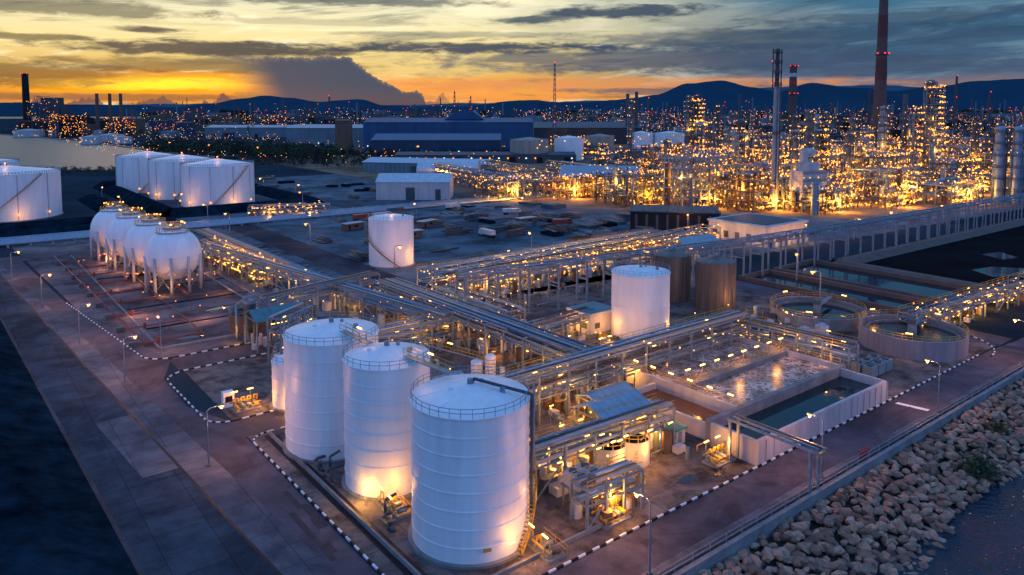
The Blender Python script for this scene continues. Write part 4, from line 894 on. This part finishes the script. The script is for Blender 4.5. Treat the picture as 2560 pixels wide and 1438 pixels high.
def plant(x,y,w,d,h,nb,name='power_station'):
    b=MB()
    for k in range(5):
        ww=w*U(.25,.5);xx=U(-w/2,w/2-ww); hh=h*U(.5,1); b.bx(xx,-d/2*U(.5,1),0,xx+ww,d/2,hh,random.choice([dsteel,rust,blk]))
        b.beam((xx,-d/2,hh+2),(xx+ww,-d/2,hh+2),1,redb)
    for k in range(14): xx=U(-w/2,w/2); b.beam((xx,-d/2-1,0),(xx,-d/2-1,h*U(.5,1)),1,dsteel)
    for k in range(6): zz=h*(k+1)/7; b.beam((-w/2,-d/2-1,zz),(w/2,-d/2-1,zz),.8,dsteel)
    for k in range(nb): b.oct(U(-w/2,w/2),-d/2-2,U(3,h),U(.4,.85),random.choice([bulb,bulb2,bulb2]))
    b.ob(name,(x,y))
plant(-1060,1700,75,50,78,60); plant(-820,1400,75,50,44,130); plant(-740,1420,60,40,36,90); plant(-1000,1650,180,50,30,60)
plant(-480,1500,60,40,40,60,'factory_block'); plant(-380,1500,90,40,22,60,'factory_block')
random.seed(5)
b=MB()
for i in range(900):
    y=1250*math.exp(U(0,1.4)); px=U(300,2600) if R()<.8 else U(1500,2600); x=(px-1280)*y/1850; s=R(); k=y/1850
    if s<.55: ww=U(8,45)*k; b.bx(x,y,0,x+ww,y+ww,U(5,22)*k,random.choice([dsteel,greyw,blk,rust,blued]))
    elif s<.9:
        hh=U(15,50)*k; r=U(1.0,2.4)*k; b.cyl(x,y,0,hh,r,random.choice([dsteel,rust,brick,greyw]),r1=r*.8,n=8)
        if R()<.3: b.oct(x,y-r,hh,1.0*k,bred)
    else: 
        for j in range(5): b.beam((x+U(-12,12)*k,y,0),(x+U(-3,3)*k,y,U(20,45)*k),1.0*k,dsteel)
b.ob('industrial_skyline')
b=MB()
for i in range(5600):
    y=1200*math.exp(U(0,1.5)); px=U(350,2620) if R()<.6 else U(1350,2620); k=y/1850; x=(px-1280)*k
    b.oct(x,y,abs(random.gauss(2,11))*k,U(.3,.85)*k,random.choice([bulb,bulb2,bulb2,bulb,bwh] if R()<.85 else [bred,bwh]))
for i in range(700):
    y=U(650,1250); px=U(0,1300); k=y/1850; x=(px-1280)*k
    if x<-.16*y and -x>(300+ (y-600)*.75) : continue
    b.oct(x,y,U(3,10),U(.35,.7)*k+.1,random.choice([bulb,bulb2,bulb2,bwh]))
for i in range(160): y=U(1560,2300); k=y/1850; b.oct(-U(700,1280)*k,y,U(2,14),U(.4,.8)*k,random.choice([bulb2,bulb]))
b.ob('district_lights')
# ------------------------------------------------------------------ mountains
def ridge(name,Yd,prof,m,na,seed):
    random.seed(seed); b=MB(); pts=[]; N=260; x0,x1=prof[0][0],prof[-1][0]
    ph=[U(0,6) for _ in range(8)]
    for i in range(N+1):
        px=x0+(x1-x0)*i/N
        for (a,ya),(c,yc) in zip(prof,prof[1:]):
            if a<=px<=c: t=(px-a)/(c-a); t=t*t*(3-2*t); py=ya+(yc-ya)*t; break
        py+=na*sum(math.sin(px*.013*(1.8**k)+ph[k])/(1.5**k) for k in range(7))*.5
        h=max(5,50+(275-py)*Yd/1850); pts.append(((px-1280)*Yd/1850,h))
    vs=[]
    for x,h in pts: vs+= [(x,Yd-h*4,0),(x,Yd-h*1.6+U(-60,60),h*.55+U(-.04,.04)*h),(x,Yd,h),(x,Yd+h*4,0)]
    fs=[]
    for i in range(N):
        for j in range(3): fs.append((i*4+j,i*4+4+j,i*4+5+j,i*4+1+j))
    b.add(vs,fs,m,True); b.ob(name)
mA=mat('mountain_haze_tint',(.016,.055,.095),1,var=.15,scale=.001,spec=0); mB=mat('mountain_haze_tint_far',(.045,.10,.15),1,var=.1,scale=.001,spec=0)  # aerial haze painted into the base colour, paler on the far ridge
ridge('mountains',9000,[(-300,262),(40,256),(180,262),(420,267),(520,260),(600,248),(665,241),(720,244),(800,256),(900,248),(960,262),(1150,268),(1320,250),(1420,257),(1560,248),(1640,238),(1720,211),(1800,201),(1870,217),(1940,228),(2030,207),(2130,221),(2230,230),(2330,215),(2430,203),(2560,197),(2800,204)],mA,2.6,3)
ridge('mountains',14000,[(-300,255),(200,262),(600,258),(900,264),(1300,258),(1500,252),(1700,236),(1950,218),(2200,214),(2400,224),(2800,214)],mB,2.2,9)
print('lights',NL[0])
